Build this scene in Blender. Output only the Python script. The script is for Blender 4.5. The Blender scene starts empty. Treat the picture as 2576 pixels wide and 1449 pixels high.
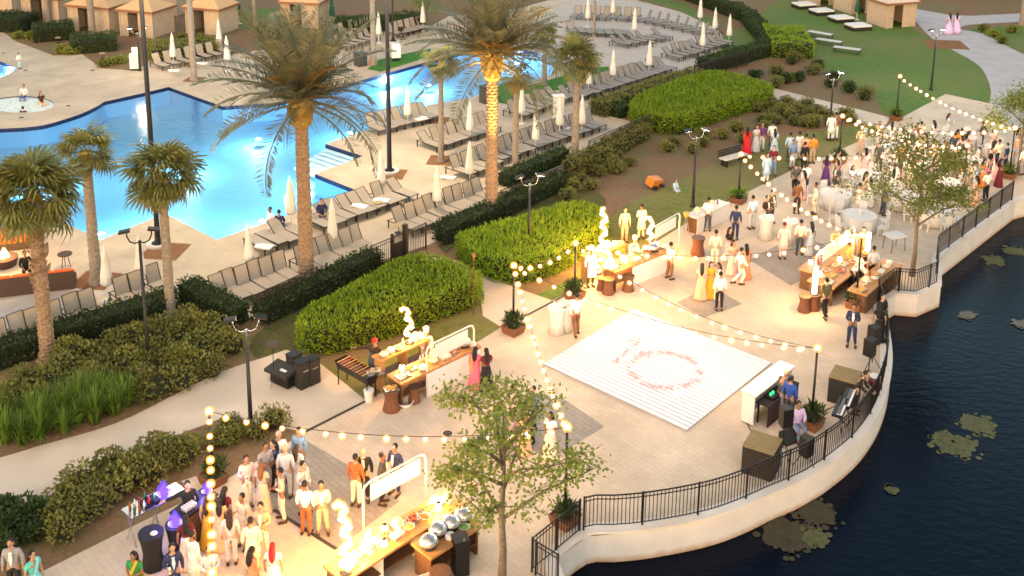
import bpy, bmesh, math, random
from math import sin, cos, pi, radians, sqrt, atan2
from mathutils import Vector, Matrix, noise
from mathutils.geometry import tessellate_polygon

S = bpy.context.scene
COL = S.collection
R = random.Random(11)

# ------------------------------------------------------------------ camera
# a balcony 21.6 m above the terrace, lens shifted down; plan positions were surveyed from the 2576 x 1449 photo
FPX, TH, HC, ROLL, CYP = 2732.4, 0.230566, 21.631, 0.01005, 80.35
_R0 = Vector((1, 0, 0)); _U0 = Vector((0, sin(TH), cos(TH))); _F0 = Vector((0, cos(TH), -sin(TH)))
_RR = _R0 * cos(ROLL) + _U0 * sin(ROLL); _UU = _U0 * cos(ROLL) - _R0 * sin(ROLL)
cam = bpy.data.objects.new('camera', bpy.data.cameras.new('camera'))
COL.objects.link(cam); S.camera = cam
cm = Matrix((_RR, _UU, -_F0)).transposed().to_4x4(); cm.translation = Vector((0, 0, HC)); cam.matrix_world = cm
cam.data.sensor_width = 36; cam.data.sensor_fit = 'HORIZONTAL'
cam.data.lens = FPX / 2576 * 36
cam.data.shift_y = -(724.5 - CYP) / 2576
cam.data.clip_start = .5; cam.data.clip_end = 6000

# ------------------------------------------------------------------ dusk sky, weak sun, exposure
W = bpy.data.worlds.new('World'); S.world = W; W.use_nodes = True
wn = W.node_tree.nodes; wl = W.node_tree.links
sky = wn.new('ShaderNodeTexSky'); sky.sky_type = 'NISHITA'; sky.sun_disc = False
SUN_EL, SUN_AZ = radians(4), radians(200)
sky.sun_elevation = SUN_EL; sky.sun_rotation = SUN_AZ; sky.altitude = 20; sky.air_density = 1.2; sky.dust_density = .6; sky.ozone_density = 1.5
bg = wn['Background']; bg.inputs['Strength'].default_value = .145
wl.new(sky.outputs[0], bg.inputs['Color'])
sun = bpy.data.objects.new('sun', bpy.data.lights.new('sun', 'SUN')); COL.objects.link(sun)
sun.data.energy = .62; sun.data.angle = radians(100); sun.data.color = (1, .66, .40)
_sd = Vector((sin(SUN_AZ) * cos(radians(35)), cos(SUN_AZ) * cos(radians(35)), sin(radians(35))))
sun.rotation_euler = _sd.to_track_quat('Z', 'Y').to_euler()
S.view_settings.view_transform = 'Standard'; S.view_settings.look = 'None'
S.view_settings.exposure = 2.4; S.view_settings.gamma = 1; S.view_settings.use_curve_mapping = False
S.render.engine = 'CYCLES'
S.cycles.use_denoising = True; S.cycles.max_bounces = 6; S.cycles.transparent_max_bounces = 12
S.cycles.sample_clamp_indirect = 4; S.cycles.caustics_reflective = False; S.cycles.caustics_refractive = False
S.cycles.pixel_filter_type = 'BLACKMAN_HARRIS'; S.cycles.filter_width = 1.6

# ------------------------------------------------------------------ survey helpers
def G(px, py, z=0.):
    v = _F0 * FPX + _RR * (px - 1288) - _UU * (py - CYP)
    t = (z - HC) / v.z
    p = Vector((0, 0, HC)) + v * t; p.z = z
    return p
def PJ(p):
    v = Vector(p) - Vector((0, 0, HC)); d = v.dot(_F0)
    return 1288 + FPX * v.dot(_RR) / d, CYP - FPX * v.dot(_UU) / d
def HT(px, py, top, z=0.):          # height above the foot whose top shows at image row `top`
    g = G(px, py, z); lo, hi = 0., 30.
    for _ in range(40):
        m = (lo + hi) / 2
        if PJ(g + Vector((0, 0, m)))[1] > top: lo = m
        else: hi = m
    return lo
def crv(pts, n=4, closed=False):
    out = []; N = len(pts)
    for i in range(N if closed else N - 1):
        p = [pts[(i + k) % N] if closed else pts[min(max(i + k, 0), N - 1)] for k in (-1, 0, 1, 2)]
        for j in range(n):
            t = j / n
            out.append(tuple(.5 * (2 * b + (c - a) * t + (2 * a - 5 * b + 4 * c - d) * t * t + (3 * b - a - 3 * c + d) * t ** 3) for a, b, c, d in zip(*p)))
    if not closed: out.append(tuple(pts[-1]))
    return out

# ------------------------------------------------------------------ materials
MATS = {}
def M(name, c1, c2=None, scale=4., rough=.7, bump=0., bscale=None, metal=0., spec=.4, emit=None, es=0., detail=4., sss=0., alpha=None, trans=0., c3=None, big=None):
    if name in MATS: return MATS[name]
    m = bpy.data.materials.new(name); m.use_nodes = True; MATS[name] = m
    N = m.node_tree.nodes; L = m.node_tree.links; b = N['Principled BSDF']
    b.inputs['Roughness'].default_value = rough; b.inputs['Metallic'].default_value = metal
    b.inputs['Specular IOR Level'].default_value = spec
    b.inputs['Base Color'].default_value = (*c1, 1)
    if trans: b.inputs['Transmission Weight'].default_value = trans
    if c2 or bump:
        tc = N.new('ShaderNodeTexCoord')
        nz = N.new('ShaderNodeTexNoise'); nz.inputs['Scale'].default_value = scale; nz.inputs['Detail'].default_value = detail
        L.new(tc.outputs['Object'], nz.inputs['Vector'])
        if c2:
            cr = N.new('ShaderNodeValToRGB'); cr.color_ramp.elements[0].position = .32; cr.color_ramp.elements[1].position = .68
            cr.color_ramp.elements[0].color = (*c1, 1); cr.color_ramp.elements[1].color = (*c2, 1)
            L.new(nz.outputs['Fac'], cr.inputs['Fac']); col = cr.outputs['Color']
            if c3:
                n2 = N.new('ShaderNodeTexNoise'); n2.inputs['Scale'].default_value = big or scale / 8; n2.inputs['Detail'].default_value = 3
                L.new(tc.outputs['Object'], n2.inputs['Vector'])
                rp = N.new('ShaderNodeMapRange'); rp.inputs['From Min'].default_value = .42; rp.inputs['From Max'].default_value = .62
                L.new(n2.outputs['Fac'], rp.inputs['Value'])
                mx = N.new('ShaderNodeMix'); mx.data_type = 'RGBA'; L.new(rp.outputs[0], mx.inputs['Factor'])
                L.new(col, mx.inputs['A']); mx.inputs['B'].default_value = (*c3, 1); col = mx.outputs['Result']
            L.new(col, b.inputs['Base Color'])
        if bump:
            nb = N.new('ShaderNodeTexNoise'); nb.inputs['Scale'].default_value = bscale or scale * 3; nb.inputs['Detail'].default_value = 5
            L.new(tc.outputs['Object'], nb.inputs['Vector'])
            bp = N.new('ShaderNodeBump'); bp.inputs['Strength'].default_value = bump; bp.inputs['Distance'].default_value = .05
            L.new(nb.outputs['Fac'], bp.inputs['Height']); L.new(bp.outputs[0], b.inputs['Normal'])
    if emit:
        b.inputs['Emission Color'].default_value = (*emit, 1); b.inputs['Emission Strength'].default_value = es
    return m
def leafmat(name, c1, c2, scale=2., rough=.55, tr=.25):
    m = M(name, c1, c2, scale, rough, detail=3)
    N = m.node_tree.nodes; L = m.node_tree.links; b = N['Principled BSDF']
    oi = N.new('ShaderNodeObjectInfo'); hs = N.new('ShaderNodeHueSaturation')
    mr = N.new('ShaderNodeMapRange'); mr.inputs['To Min'].default_value = .75; mr.inputs['To Max'].default_value = 1.25
    L.new(oi.outputs['Random'], mr.inputs['Value']); L.new(mr.outputs[0], hs.inputs['Value'])
    src = b.inputs['Base Color'].links[0].from_socket
    L.new(src, hs.inputs['Color']); L.new(hs.outputs[0], b.inputs['Base Color'])
    td = N.new('ShaderNodeBsdfTranslucent'); mx = N.new('ShaderNodeMixShader'); mx.inputs[0].default_value = tr
    L.new(hs.outputs[0], td.inputs['Color']); L.new(b.outputs[0], mx.inputs[1]); L.new(td.outputs[0], mx.inputs[2])
    L.new(mx.outputs[0], N['Material Output'].inputs['Surface'])
    return m
def pavermat(name, c1, c2, joint, size=(.6, .3), ang=0., rough=.75, mortar=.012):
    m = bpy.data.materials.new(name); m.use_nodes = True; MATS[name] = m
    N = m.node_tree.nodes; L = m.node_tree.links; b = N['Principled BSDF']; b.inputs['Roughness'].default_value = rough; b.inputs['Specular IOR Level'].default_value = .3
    tc = N.new('ShaderNodeTexCoord'); mp = N.new('ShaderNodeMapping'); mp.inputs['Rotation'].default_value = (0, 0, ang)
    L.new(tc.outputs['Object'], mp.inputs['Vector'])
    br = N.new('ShaderNodeTexBrick'); br.inputs['Scale'].default_value = 1; br.inputs['Brick Width'].default_value = size[0]; br.inputs['Row Height'].default_value = size[1]
    br.inputs['Mortar Size'].default_value = mortar; br.inputs['Color1'].default_value = (*c1, 1); br.inputs['Color2'].default_value = (*c2, 1); br.inputs['Mortar'].default_value = (*joint, 1)
    L.new(mp.outputs[0], br.inputs['Vector'])
    nz = N.new('ShaderNodeTexNoise'); nz.inputs['Scale'].default_value = .45; nz.inputs['Detail'].default_value = 7; nz.inputs['Roughness'].default_value = .65; L.new(tc.outputs['Object'], nz.inputs['Vector'])
    mr = N.new('ShaderNodeMapRange'); mr.inputs['From Min'].default_value = .3; mr.inputs['From Max'].default_value = .7; mr.inputs['To Min'].default_value = .74; mr.inputs['To Max'].default_value = 1.08; L.new(nz.outputs['Fac'], mr.inputs['Value'])
    mx = N.new('ShaderNodeMix'); mx.data_type = 'RGBA'; mx.blend_type = 'MULTIPLY'; mx.inputs['Factor'].default_value = 1
    L.new(br.outputs['Color'], mx.inputs['A']); L.new(mr.outputs[0], mx.inputs['B']); L.new(mx.outputs['Result'], b.inputs['Base Color'])
    bp = N.new('ShaderNodeBump'); bp.inputs['Strength'].default_value = .5; bp.inputs['Distance'].default_value = .01
    L.new(br.outputs['Fac'], bp.inputs['Height']); bp.invert = True; L.new(bp.outputs[0], b.inputs['Normal'])
    return m
def emis(name, col, st):
    if name in MATS: return MATS[name]
    m = bpy.data.materials.new(name); m.use_nodes = True; MATS[name] = m
    N = m.node_tree.nodes; L = m.node_tree.links; e = N.new('ShaderNodeEmission')
    e.inputs[0].default_value = (*col, 1); e.inputs[1].default_value = st; L.new(e.outputs[0], N['Material Output'].inputs['Surface'])
    return m
def glowshell(name, col, st, clear):
    m = bpy.data.materials.new(name); m.use_nodes = True; MATS[name] = m
    N = m.node_tree.nodes; L = m.node_tree.links; e = N.new('ShaderNodeEmission'); t = N.new('ShaderNodeBsdfTransparent'); x = N.new('ShaderNodeMixShader')
    e.inputs[0].default_value = (*col, 1); e.inputs[1].default_value = st; x.inputs[0].default_value = 1 - clear
    L.new(t.outputs[0], x.inputs[1]); L.new(e.outputs[0], x.inputs[2]); L.new(x.outputs[0], N['Material Output'].inputs['Surface'])
    return m

# ------------------------------------------------------------------ mesh collector
class MB:
    def __init__(s): s.v = []; s.f = []; s.m = []; s.mi = 0
    def add(s, vs, fs):
        o = len(s.v); s.v += [tuple(v) for v in vs]; s.f += [tuple(i + o for i in f) for f in fs]; s.m += [s.mi] * len(fs); return s
    def box(s, c, d, rz=0., rx=0., ry=0.):
        hx, hy, hz = d[0] / 2, d[1] / 2, d[2] / 2
        mt = Matrix.Rotation(rz, 3, 'Z') @ Matrix.Rotation(ry, 3, 'Y') @ Matrix.Rotation(rx, 3, 'X'); c = Vector(c)
        vs = [c + mt @ Vector((x * hx, y * hy, z * hz)) for z in (-1, 1) for x, y in ((-1, -1), (1, -1), (1, 1), (-1, 1))]
        return s.add(vs, [(3, 2, 1, 0), (4, 5, 6, 7), (0, 1, 5, 4), (1, 2, 6, 5), (2, 3, 7, 6), (3, 0, 4, 7)])
    def tube(s, pts, rad, n=8, cap=True):
        pts = [Vector(p) for p in pts]; rs = rad if isinstance(rad, (list, tuple)) else [rad] * len(pts)
        rings = []; up = None
        for i, p in enumerate(pts):
            d = (pts[min(i + 1, len(pts) - 1)] - pts[max(i - 1, 0)]); d = d.normalized() if d.length > 1e-9 else Vector((0, 0, 1))
            if up is None: up = d.orthogonal().normalized()
            up = (up - d * up.dot(d)); up = up.normalized() if up.length > 1e-6 else d.orthogonal().normalized()
            w = d.cross(up)
            rings.append([p + (up * cos(2 * pi * k / n) + w * sin(2 * pi * k / n)) * rs[i] for k in range(n)])
        vs = [v for r in rings for v in r]; fs = []
        for i in range(len(pts) - 1):
            for k in range(n):
                fs.append((i * n + k, i * n + (k + 1) % n, (i + 1) * n + (k + 1) % n, (i + 1) * n + k))
        if cap: fs += [tuple(reversed(range(n))), tuple(range((len(pts) - 1) * n, len(pts) * n))]
        return s.add(vs, fs)
    def lathe(s, prof, n=12, c=(0, 0, 0), sx=1., sy=1., wob=None, cap=True):
        vs = []; c = Vector(c)
        for j, (r, z) in enumerate(prof):
            for k in range(n):
                a = 2 * pi * k / n; q = r * (wob(a, j) if wob else 1)
                vs.append(c + Vector((cos(a) * q * sx, sin(a) * q * sy, z)))
        fs = []; J = len(prof)
        for j in range(J - 1):
            for k in range(n): fs.append((j * n + k, j * n + (k + 1) % n, (j + 1) * n + (k + 1) % n, (j + 1) * n + k))
        if cap: fs += [tuple(reversed(range(n))), tuple(range((J - 1) * n, J * n))]
        return s.add(vs, fs)
    def ball(s, c, r, n=10, m=6):
        r = r if isinstance(r, (list, tuple)) else (r, r, r); c = Vector(c)
        vs = [c + Vector((0, 0, -r[2]))]; fs = []
        for j in range(1, m):
            t = -pi / 2 + pi * j / m
            for k in range(n): vs.append(c + Vector((r[0] * cos(t) * cos(2 * pi * k / n), r[1] * cos(t) * sin(2 * pi * k / n), r[2] * sin(t))))
        vs.append(c + Vector((0, 0, r[2]))); top = len(vs) - 1
        for k in range(n): fs.append((0, 1 + (k + 1) % n, 1 + k))
        for j in range(m - 2):
            for k in range(n): fs.append((1 + j * n + k, 1 + j * n + (k + 1) % n, 1 + (j + 1) * n + (k + 1) % n, 1 + (j + 1) * n + k))
        for k in range(n): fs.append((1 + (m - 2) * n + k, 1 + (m - 2) * n + (k + 1) % n, top))
        return s.add(vs, fs)
    def prism(s, loop, z0, z1, top=True, bot=True):
        n = len(loop); vs = [(p[0], p[1], z0) for p in loop] + [(p[0], p[1], z1) for p in loop]
        fs = [(i, (i + 1) % n, n + (i + 1) % n, n + i) for i in range(n)]
        tri = tessellate_polygon([[Vector((p[0], p[1], 0)) for p in loop]])
        if top: fs += [tuple(n + i for i in t) for t in tri]
        if bot: fs += [tuple(t) for t in tri]
        return s.add(vs, fs)
    def leaf(s, c, d, up, l, w):
        d = Vector(d).normalized(); u = Vector(up); sd = d.cross(u); sd = sd.normalized() if sd.length > 1e-6 else d.orthogonal().normalized()
        c = Vector(c); return s.add([c - sd * w * .15, c + d * l * .5 - sd * w * .5, c + d * l, c + d * l * .5 + sd * w * .5], [(0, 1, 2, 3)])
    def mesh(s, name, mats, smooth=False, fix=True):
        me = bpy.data.meshes.new(name); me.from_pydata(s.v, [], s.f)
        for m in (mats if isinstance(mats, (list, tuple)) else [mats]): me.materials.append(m)
        if any(s.m): me.polygons.foreach_set('material_index', s.m)
        if fix and len(s.f) < 20000:
            bm = bmesh.new(); bm.from_mesh(me); bmesh.ops.recalc_face_normals(bm, faces=bm.faces); bm.to_mesh(me); bm.free()
        if smooth: me.polygons.foreach_set('use_smooth', [True] * len(me.polygons))
        me.update(); return me

# ------------------------------------------------------------------ object helpers
def ob(name, me, parent=None, loc=(0, 0, 0), rot=0., scale=None, label=None):
    o = bpy.data.objects.new(name, me); COL.objects.link(o); o.location = loc
    o.rotation_euler = rot if isinstance(rot, (tuple, list)) else (0, 0, rot)
    if scale: o.scale = scale if isinstance(scale, (tuple, list)) else (scale,) * 3
    if parent: o.parent = parent
    if label: o['label'] = label
    return o
def tag(o, label, cat, group=None):
    o['label'] = label; o['category'] = cat
    if group: o['group'] = group
    return o
def thing(name, label, cat, loc=(0, 0, 0), rz=0., group=None, scale=None):
    o = ob(name, None, None, loc, rz, scale); o.empty_display_size = .2
    return tag(o, label, cat, group)
def setting(name, me, kind='structure'):
    o = ob(name, me); o['kind'] = kind; return o
def spawn(spec, name, label, cat, loc, rz=0., group=None, scale=None, over=None):
    """a thing with shared meshes: spec = [(part name, mesh, [sub specs])]; over = {part: material}"""
    t = thing(name, label, cat, loc, rz, group, scale)
    def rec(parts, par):
        for p in parts:
            c = ob(p[0], p[1], par)
            if len(p) > 3 and p[3]: c.matrix_local = p[3]
            if over and p[0] in over and p[1] and p[1].materials:
                c.material_slots[0].link = 'OBJECT'; c.material_slots[0].material = over[p[0]]
            if len(p) > 2 and p[2]: rec(p[2], c)
    rec(spec, t); return t
ORD = ['first', 'second', 'third', 'fourth', 'fifth', 'sixth', 'seventh', 'eighth', 'ninth', 'tenth', 'eleventh', 'twelfth', 'thirteenth', 'fourteenth', 'fifteenth', 'sixteenth', 'seventeenth', 'eighteenth', 'nineteenth', 'twentieth'] + ['%d%s' % (i, {1: 'st', 2: 'nd', 3: 'rd'}.get(i % 10, 'th')) for i in range(21, 60)]
def flat(name, loop, z, mat, holes=(), kind='structure', world=False):
    cv = lambda l: [Vector((p[0], p[1], z)) if world else G(p[0], p[1], 0).xy.to_3d() + Vector((0, 0, z)) for p in l]
    ls = [cv(loop)] + [cv(h) for h in holes]
    tri = tessellate_polygon(ls); vs = [v for l in ls for v in l]
    me = bpy.data.meshes.new(name); me.from_pydata([tuple(v) for v in vs], [], [tuple(t) for t in tri]); me.materials.append(mat)
    bm = bmesh.new(); bm.from_mesh(me)
    for f in bm.faces:
        if f.normal.z < 0: f.normal_flip()
    bm.to_mesh(me); bm.free(); me.update()
    return setting(name, me, kind)
def point(parent, loc, power, col, rad=.1, name='lamp_light'):
    l = bpy.data.lights.new(name, 'POINT'); l.energy = power; l.color = col; l.shadow_soft_size = rad
    o = bpy.data.objects.new(name, l); COL.objects.link(o); o.location = loc; o.parent = parent; return o
def spot(parent, loc, aim, power, col, ang=100, blend=.8, rad=.15, name='spot_light'):
    l = bpy.data.lights.new(name, 'SPOT'); l.energy = power; l.color = col; l.spot_size = radians(ang); l.spot_blend = blend; l.shadow_soft_size = rad
    o = bpy.data.objects.new(name, l); COL.objects.link(o); o.location = loc; o.parent = parent
    o.rotation_euler = (Vector(loc) - Vector(aim)).to_track_quat('Z', 'Y').to_euler(); return o
WARM = (1, .60, .27); WARM2 = (1, .72, .42)
# ================================================================== SETTING
PANG = radians(48.6)      # paving joints run parallel to the dance floor
m_soil = M('mulch', (.15, .082, .044), (.24, .14, .075), 6, .95, .6, 30, c3=(.16, .13, .06), big=.3)
m_lawn = M('lawn', (.06, .125, .02), (.11, .185, .03), 3, .95, .5, 60, c3=(.13, .16, .04), big=.12)
m_lawn2 = M('lawn_yellow_lit', (.10, .12, .024), (.17, .175, .04), 3, .95, .5, 60, c3=(.18, .155, .055), big=.15)  # yellow lamplight on the grass is put into this lawn colour
m_turf = M('turf_bright', (.03, .13, .01), (.05, .19, .015), 4, .95, .4, 60)
m_cover = M('groundcover', (.06, .062, .016), (.10, .095, .026), 5, .95, .8, 25)
m_deck = pavermat('pool_deck', (.50, .41, .30), (.55, .45, .33), (.45, .37, .27), (1.2, 1.2), radians(40), .7, .006)
m_path = M('path_concrete', (.55, .46, .36), (.62, .52, .415), .8, .85, .2, 40, c3=(.49, .41, .325), big=.25)
m_plaza = pavermat('terrace_pavers', (.58, .475, .36), (.62, .51, .395), (.52, .425, .325), (.4, .2), PANG, mortar=.009)
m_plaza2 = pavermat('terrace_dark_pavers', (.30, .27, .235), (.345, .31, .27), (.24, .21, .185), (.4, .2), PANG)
m_conc = M('sea_wall_concrete', (.62, .58, .54), (.70, .66, .62), 1.2, .8, .15, 30, c3=(.56, .51, .46), big=.5)
m_navy = M('navy_tile', (.012, .016, .06), (.02, .03, .10), 12, .25)
m_plaster = M('pool_plaster', (.14, .49, .81), (.19, .55, .85), .25, .6, c3=(.11, .45, .80), big=.08)
m_black = M('black_metal', (.012, .012, .015), rough=.45, metal=.3)
m_white = M('white_paint', (.75, .74, .72), rough=.5)
m_wood = M('wood', (.30, .15, .06), (.42, .23, .10), 9, .55)

# lake edge, outer top of the sea wall, from below the frame to the far right
LAKE = [(1560, 1800), (1450, 1560), (1400, 1407), (1478, 1349), (1545, 1344), (1613, 1338), (1713, 1322), (1800, 1302), (1870, 1277), (1932, 1249), (2032, 1205), (2107, 1155),
        (2157, 1112), (2190, 1072), (2217, 1025), (2235, 970), (2243, 912), (2240, 860), (2230, 805), (2219, 767), (2254, 742), (2309, 747), (2367, 722), (2367, 652), (2554, 510), (2640, 488), (2760, 470)]
LW = [G(*p) for p in LAKE]
LZ = -.95
POOL = [(-150, 342), (0, 324)] + crv([(60, 321), (110, 315), (160, 301), (205, 286), (243, 268), (262, 256)], 3) + [(365, 233), (424, 219), (560, 268), (640, 262), (690, 259), (800, 233), (960, 188), (1095, 150), (1190, 124), (1330, 128), (1400, 142), (1423, 160),
        (1392, 185), (1320, 210), (1150, 253), (1080, 264), (925, 326), (818, 362), (913, 393), (791, 437), (900, 480), (545, 603), (415, 537), (252, 603), (142, 551), (35, 588), (-60, 620), (-160, 560)]
TUB = [(55 + 82 * cos(2 * pi * k / 24), 263 + 21 * sin(2 * pi * k / 24)) for k in range(24)]
KID = [(-120, 165), (-10, 151), (48, 172), (0, 196), (-60, 215), (-140, 200)]
gl = [(p.x, p.y) for p in LW]

outer = [(-1500, -200), (gl[0][0] + 3, -200)] + gl + [(120, 75), (400, 160), (1500, 900), (1500, 2500), (-1500, 2500)]
def wl(l): return [(q.x, q.y) for q in (G(*p) for p in l)]
flat('ground', outer, 0, m_soil, [wl(POOL), wl(TUB), wl(KID)], world=True)
# lake
m_lake = M('lake_water', (.0008, .0028, .009), rough=.04, spec=.13)
N = m_lake.node_tree.nodes; L = m_lake.node_tree.links
tc = N.new('ShaderNodeTexCoord'); mp = N.new('ShaderNodeMapping'); mp.inputs['Scale'].default_value = (1, 1.6, 1); mp.inputs['Rotation'].default_value = (0, 0, .5)
n1 = N.new('ShaderNodeTexNoise'); n1.inputs['Scale'].default_value = 2.4; n1.inputs['Detail'].default_value = 6; n1.inputs['Roughness'].default_value = .6
bp = N.new('ShaderNodeBump'); bp.inputs['Strength'].default_value = .38; bp.inputs['Distance'].default_value = .06
L.new(tc.outputs['Object'], mp.inputs[0]); L.new(mp.outputs[0], n1.inputs[0]); L.new(n1.outputs['Fac'], bp.inputs['Height']); L.new(bp.outputs[0], N['Principled BSDF'].inputs['Normal'])
N['Principled BSDF'].inputs['IOR'].default_value = 1.33
li = [(p[0] - .6, p[1] + .4) for p in gl]
flat('lake_water', [(li[0][0], -200)] + li + [(119, 77), (400, 162), (1500, 902), (1500, -200)], LZ, m_lake, world=True)

# sea wall: body and coping are parts of one thing
def offs(pts, d):
    out = []
    for i, p in enumerate(pts):
        a = pts[max(i - 1, 0)]; b = pts[min(i + 1, len(pts) - 1)]
        t = Vector((b[0] - a[0], b[1] - a[1])).normalized(); out.append(Vector((p[0] - t.y * d, p[1] + t.x * d)))
    return out
def strip(mb, A, B, z0, z1):       # wall band between two plan polylines
    n = len(A); vs = [(p[0], p[1], z) for z in (z0, z1) for P in (A, B) for p in P]
    fs = []
    for i in range(n - 1):
        a0, a1, b0, b1 = i, i + 1, n + i, n + i + 1
        fs += [(a0, a1, 2 * n + a1, 2 * n + a0), (b1, b0, 2 * n + b0, 2 * n + b1), (2 * n + a0, 2 * n + a1, 2 * n + b1, 2 * n + b0)]
    fs += [(0, n, 3 * n, 2 * n), (n - 1, 2 * n - 1, 4 * n - 1, 3 * n - 1)]
    return mb.add(vs, fs)
lw2 = [Vector(p) for p in gl[:2]] + [Vector(p) for p in crv(gl[2:19], 3)] + [Vector(p) for p in gl[19:]]
t = thing('sea_wall', 'pale curved concrete sea wall between terrace and dark lake', 'wall')
m_wallw = M('sea_wall_face', (.58, .55, .54), (.66, .63, .615), 1.2, .8, .15, 30)
N = m_wallw.node_tree.nodes; L = m_wallw.node_tree.links; b = N['Principled BSDF']; src = b.inputs['Base Color'].links[0].from_socket
tc = N.new('ShaderNodeTexCoord'); sp = N.new('ShaderNodeSeparateXYZ'); L.new(tc.outputs['Object'], sp.inputs[0])
nz = N.new('ShaderNodeTexNoise'); nz.inputs['Scale'].default_value = 2.5; L.new(tc.outputs['Object'], nz.inputs[0])
ad = N.new('ShaderNodeMath'); ad.operation = 'MULTIPLY_ADD'; ad.inputs[1].default_value = .2; L.new(nz.outputs['Fac'], ad.inputs[0]); L.new(sp.outputs['Z'], ad.inputs[2])
mr = N.new('ShaderNodeMapRange'); mr.inputs['From Min'].default_value = -.62; mr.inputs['From Max'].default_value = -.88; L.new(ad.outputs[0], mr.inputs['Value'])
mx = N.new('ShaderNodeMix'); mx.data_type = 'RGBA'; L.new(mr.outputs[0], mx.inputs['Factor']); L.new(src, mx.inputs['A']); mx.inputs['B'].default_value = (.42, .24, .12, 1); L.new(mx.outputs['Result'], b.inputs['Base Color'])
mb = MB(); strip(mb, lw2, offs(lw2, .5), -2.2, .001); ob('wall_body', mb.mesh('wall_body', m_wallw), t)
mb = MB(); strip(mb, offs(lw2, -.03), offs(lw2, .42), .022, .085); ob('coping', mb.mesh('coping', m_conc), t)

# pools ---------------------------------------------------------------
def basin(name, loop, depth, wz, watername):
    P = [Vector(p) for p in wl(loop)]
    n = len(P); mb = MB()
    vs = [(p.x, p.y, .004) for p in P] + [(p.x, p.y, -.26) for p in P] + [(p.x, p.y, -depth) for p in P]
    area = sum(P[i].x * P[(i + 1) % n].y - P[(i + 1) % n].x * P[i].y for i in range(n))
    mb.mi = 1; mb.add(vs, [(i, (i + 1) % n, n + (i + 1) % n, n + i) for i in range(n)])
    mb.mi = 0; mb.add(vs, [(n + i, n + (i + 1) % n, 2 * n + (i + 1) % n, 2 * n + i) for i in range(n)])
    mb.add([(p.x, p.y, -depth) for p in P], [tuple(t) for t in tessellate_polygon([[p.to_3d() for p in P]])])
    setting(name, mb.mesh(name, [m_plaster, m_navy]))
    return P
basin('pool_basin', POOL, 1.25, -.12, 'pool_water'); basin('hot_tub_basin', TUB, .9, -.06, 'tub'); basin('plunge_pool_basin', KID, .9, -.1, 'kid')
m_pw = bpy.data.materials.new('pool_water'); m_pw.use_nodes = True; N = m_pw.node_tree.nodes; L = m_pw.node_tree.links
tr = N.new('ShaderNodeBsdfTransparent'); tr.inputs[0].default_value = (.80, .95, 1, 1); gs = N.new('ShaderNodeBsdfGlossy'); gs.inputs['Roughness'].default_value = .05
fr = N.new('ShaderNodeFresnel'); fr.inputs['IOR'].default_value = 1.33; mx = N.new('ShaderNodeMixShader')
tc = N.new('ShaderNodeTexCoord'); n1 = N.new('ShaderNodeTexNoise'); n1.inputs['Scale'].default_value = 2.2; n1.inputs['Detail'].default_value = 5; L.new(tc.outputs['Object'], n1.inputs[0])
bp = N.new('ShaderNodeBump'); bp.inputs['Strength'].default_value = .6; bp.inputs['Distance'].default_value = .06; L.new(n1.outputs['Fac'], bp.inputs['Height'])
L.new(bp.outputs[0], gs.inputs['Normal']); L.new(bp.outputs[0], fr.inputs['Normal']); L.new(fr.outputs[0], mx.inputs[0]); L.new(tr.outputs[0], mx.inputs[1]); L.new(gs.outputs[0], mx.inputs[2]); L.new(mx.outputs[0], N['Material Output'].inputs[0])
flat('pool_water', wl(POOL), -.12, m_pw, world=True); flat('plunge_pool_water', wl(KID), -.10, m_pw, world=True)
m_foam = M('spa_foam', (.45, .55, .52), (.75, .80, .76), 5, .5, .6, 12)
flat('hot_tub_water', wl(TUB), -.06, m_foam, world=True)

# pool deck, lawns, paths, terrace: sheets 4 mm apart -------------------
DECK = [(-500, 1060), (0, 905), (450, 765), (465, 738), (610, 802), (650, 795), (960, 655), (1080, 615), (1430, 455), (1500, 400), (1630, 315), (1505, 285), (1760, 185), (1830, 130), (1835, 105), (1800, 70), (1720, 32), (1600, 0), (1480, -15), (1420, -10), (1300, 22), (1130, 40), (1060, 80), (960, 80),
        (900, 108), (840, 98), (700, 118), (600, 135), (380, 150), (345, 178), (255, 172), (205, 135), (135, 140), (40, 104), (0, 75), (-200, 20), (-700, -40)]
flat('pool_deck', DECK, .004, m_deck, [POOL, TUB, KID])
flat('pool_lawn', [(924, 174), (954, 150), (1034, 132), (1085, 122), (1075, 145), (957, 181)], .012, m_turf)
flat('pool_lawn', [(1210, 248), (1265, 207), (1330, 215), (1420, 190), (1423, 172), (1532, 168), (1532, 186), (1423, 222), (1320, 246), (1270, 262)], .012, m_turf)
m_deckg = M('deck_shade_pavers', (.43, .38, .33), (.49, .43, .38), 1, .8, .2, 30)  # greyer deck copy; the lack of warm light is put into its colour
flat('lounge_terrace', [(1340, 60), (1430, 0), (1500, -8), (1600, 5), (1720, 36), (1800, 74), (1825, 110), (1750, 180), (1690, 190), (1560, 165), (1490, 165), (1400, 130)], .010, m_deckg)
flat('deck_walk', [(-300, 830), (0, 745), (90, 710), (220, 700), (310, 712), (180, 790), (0, 850), (-300, 960)], .010, m_deckg)
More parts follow.
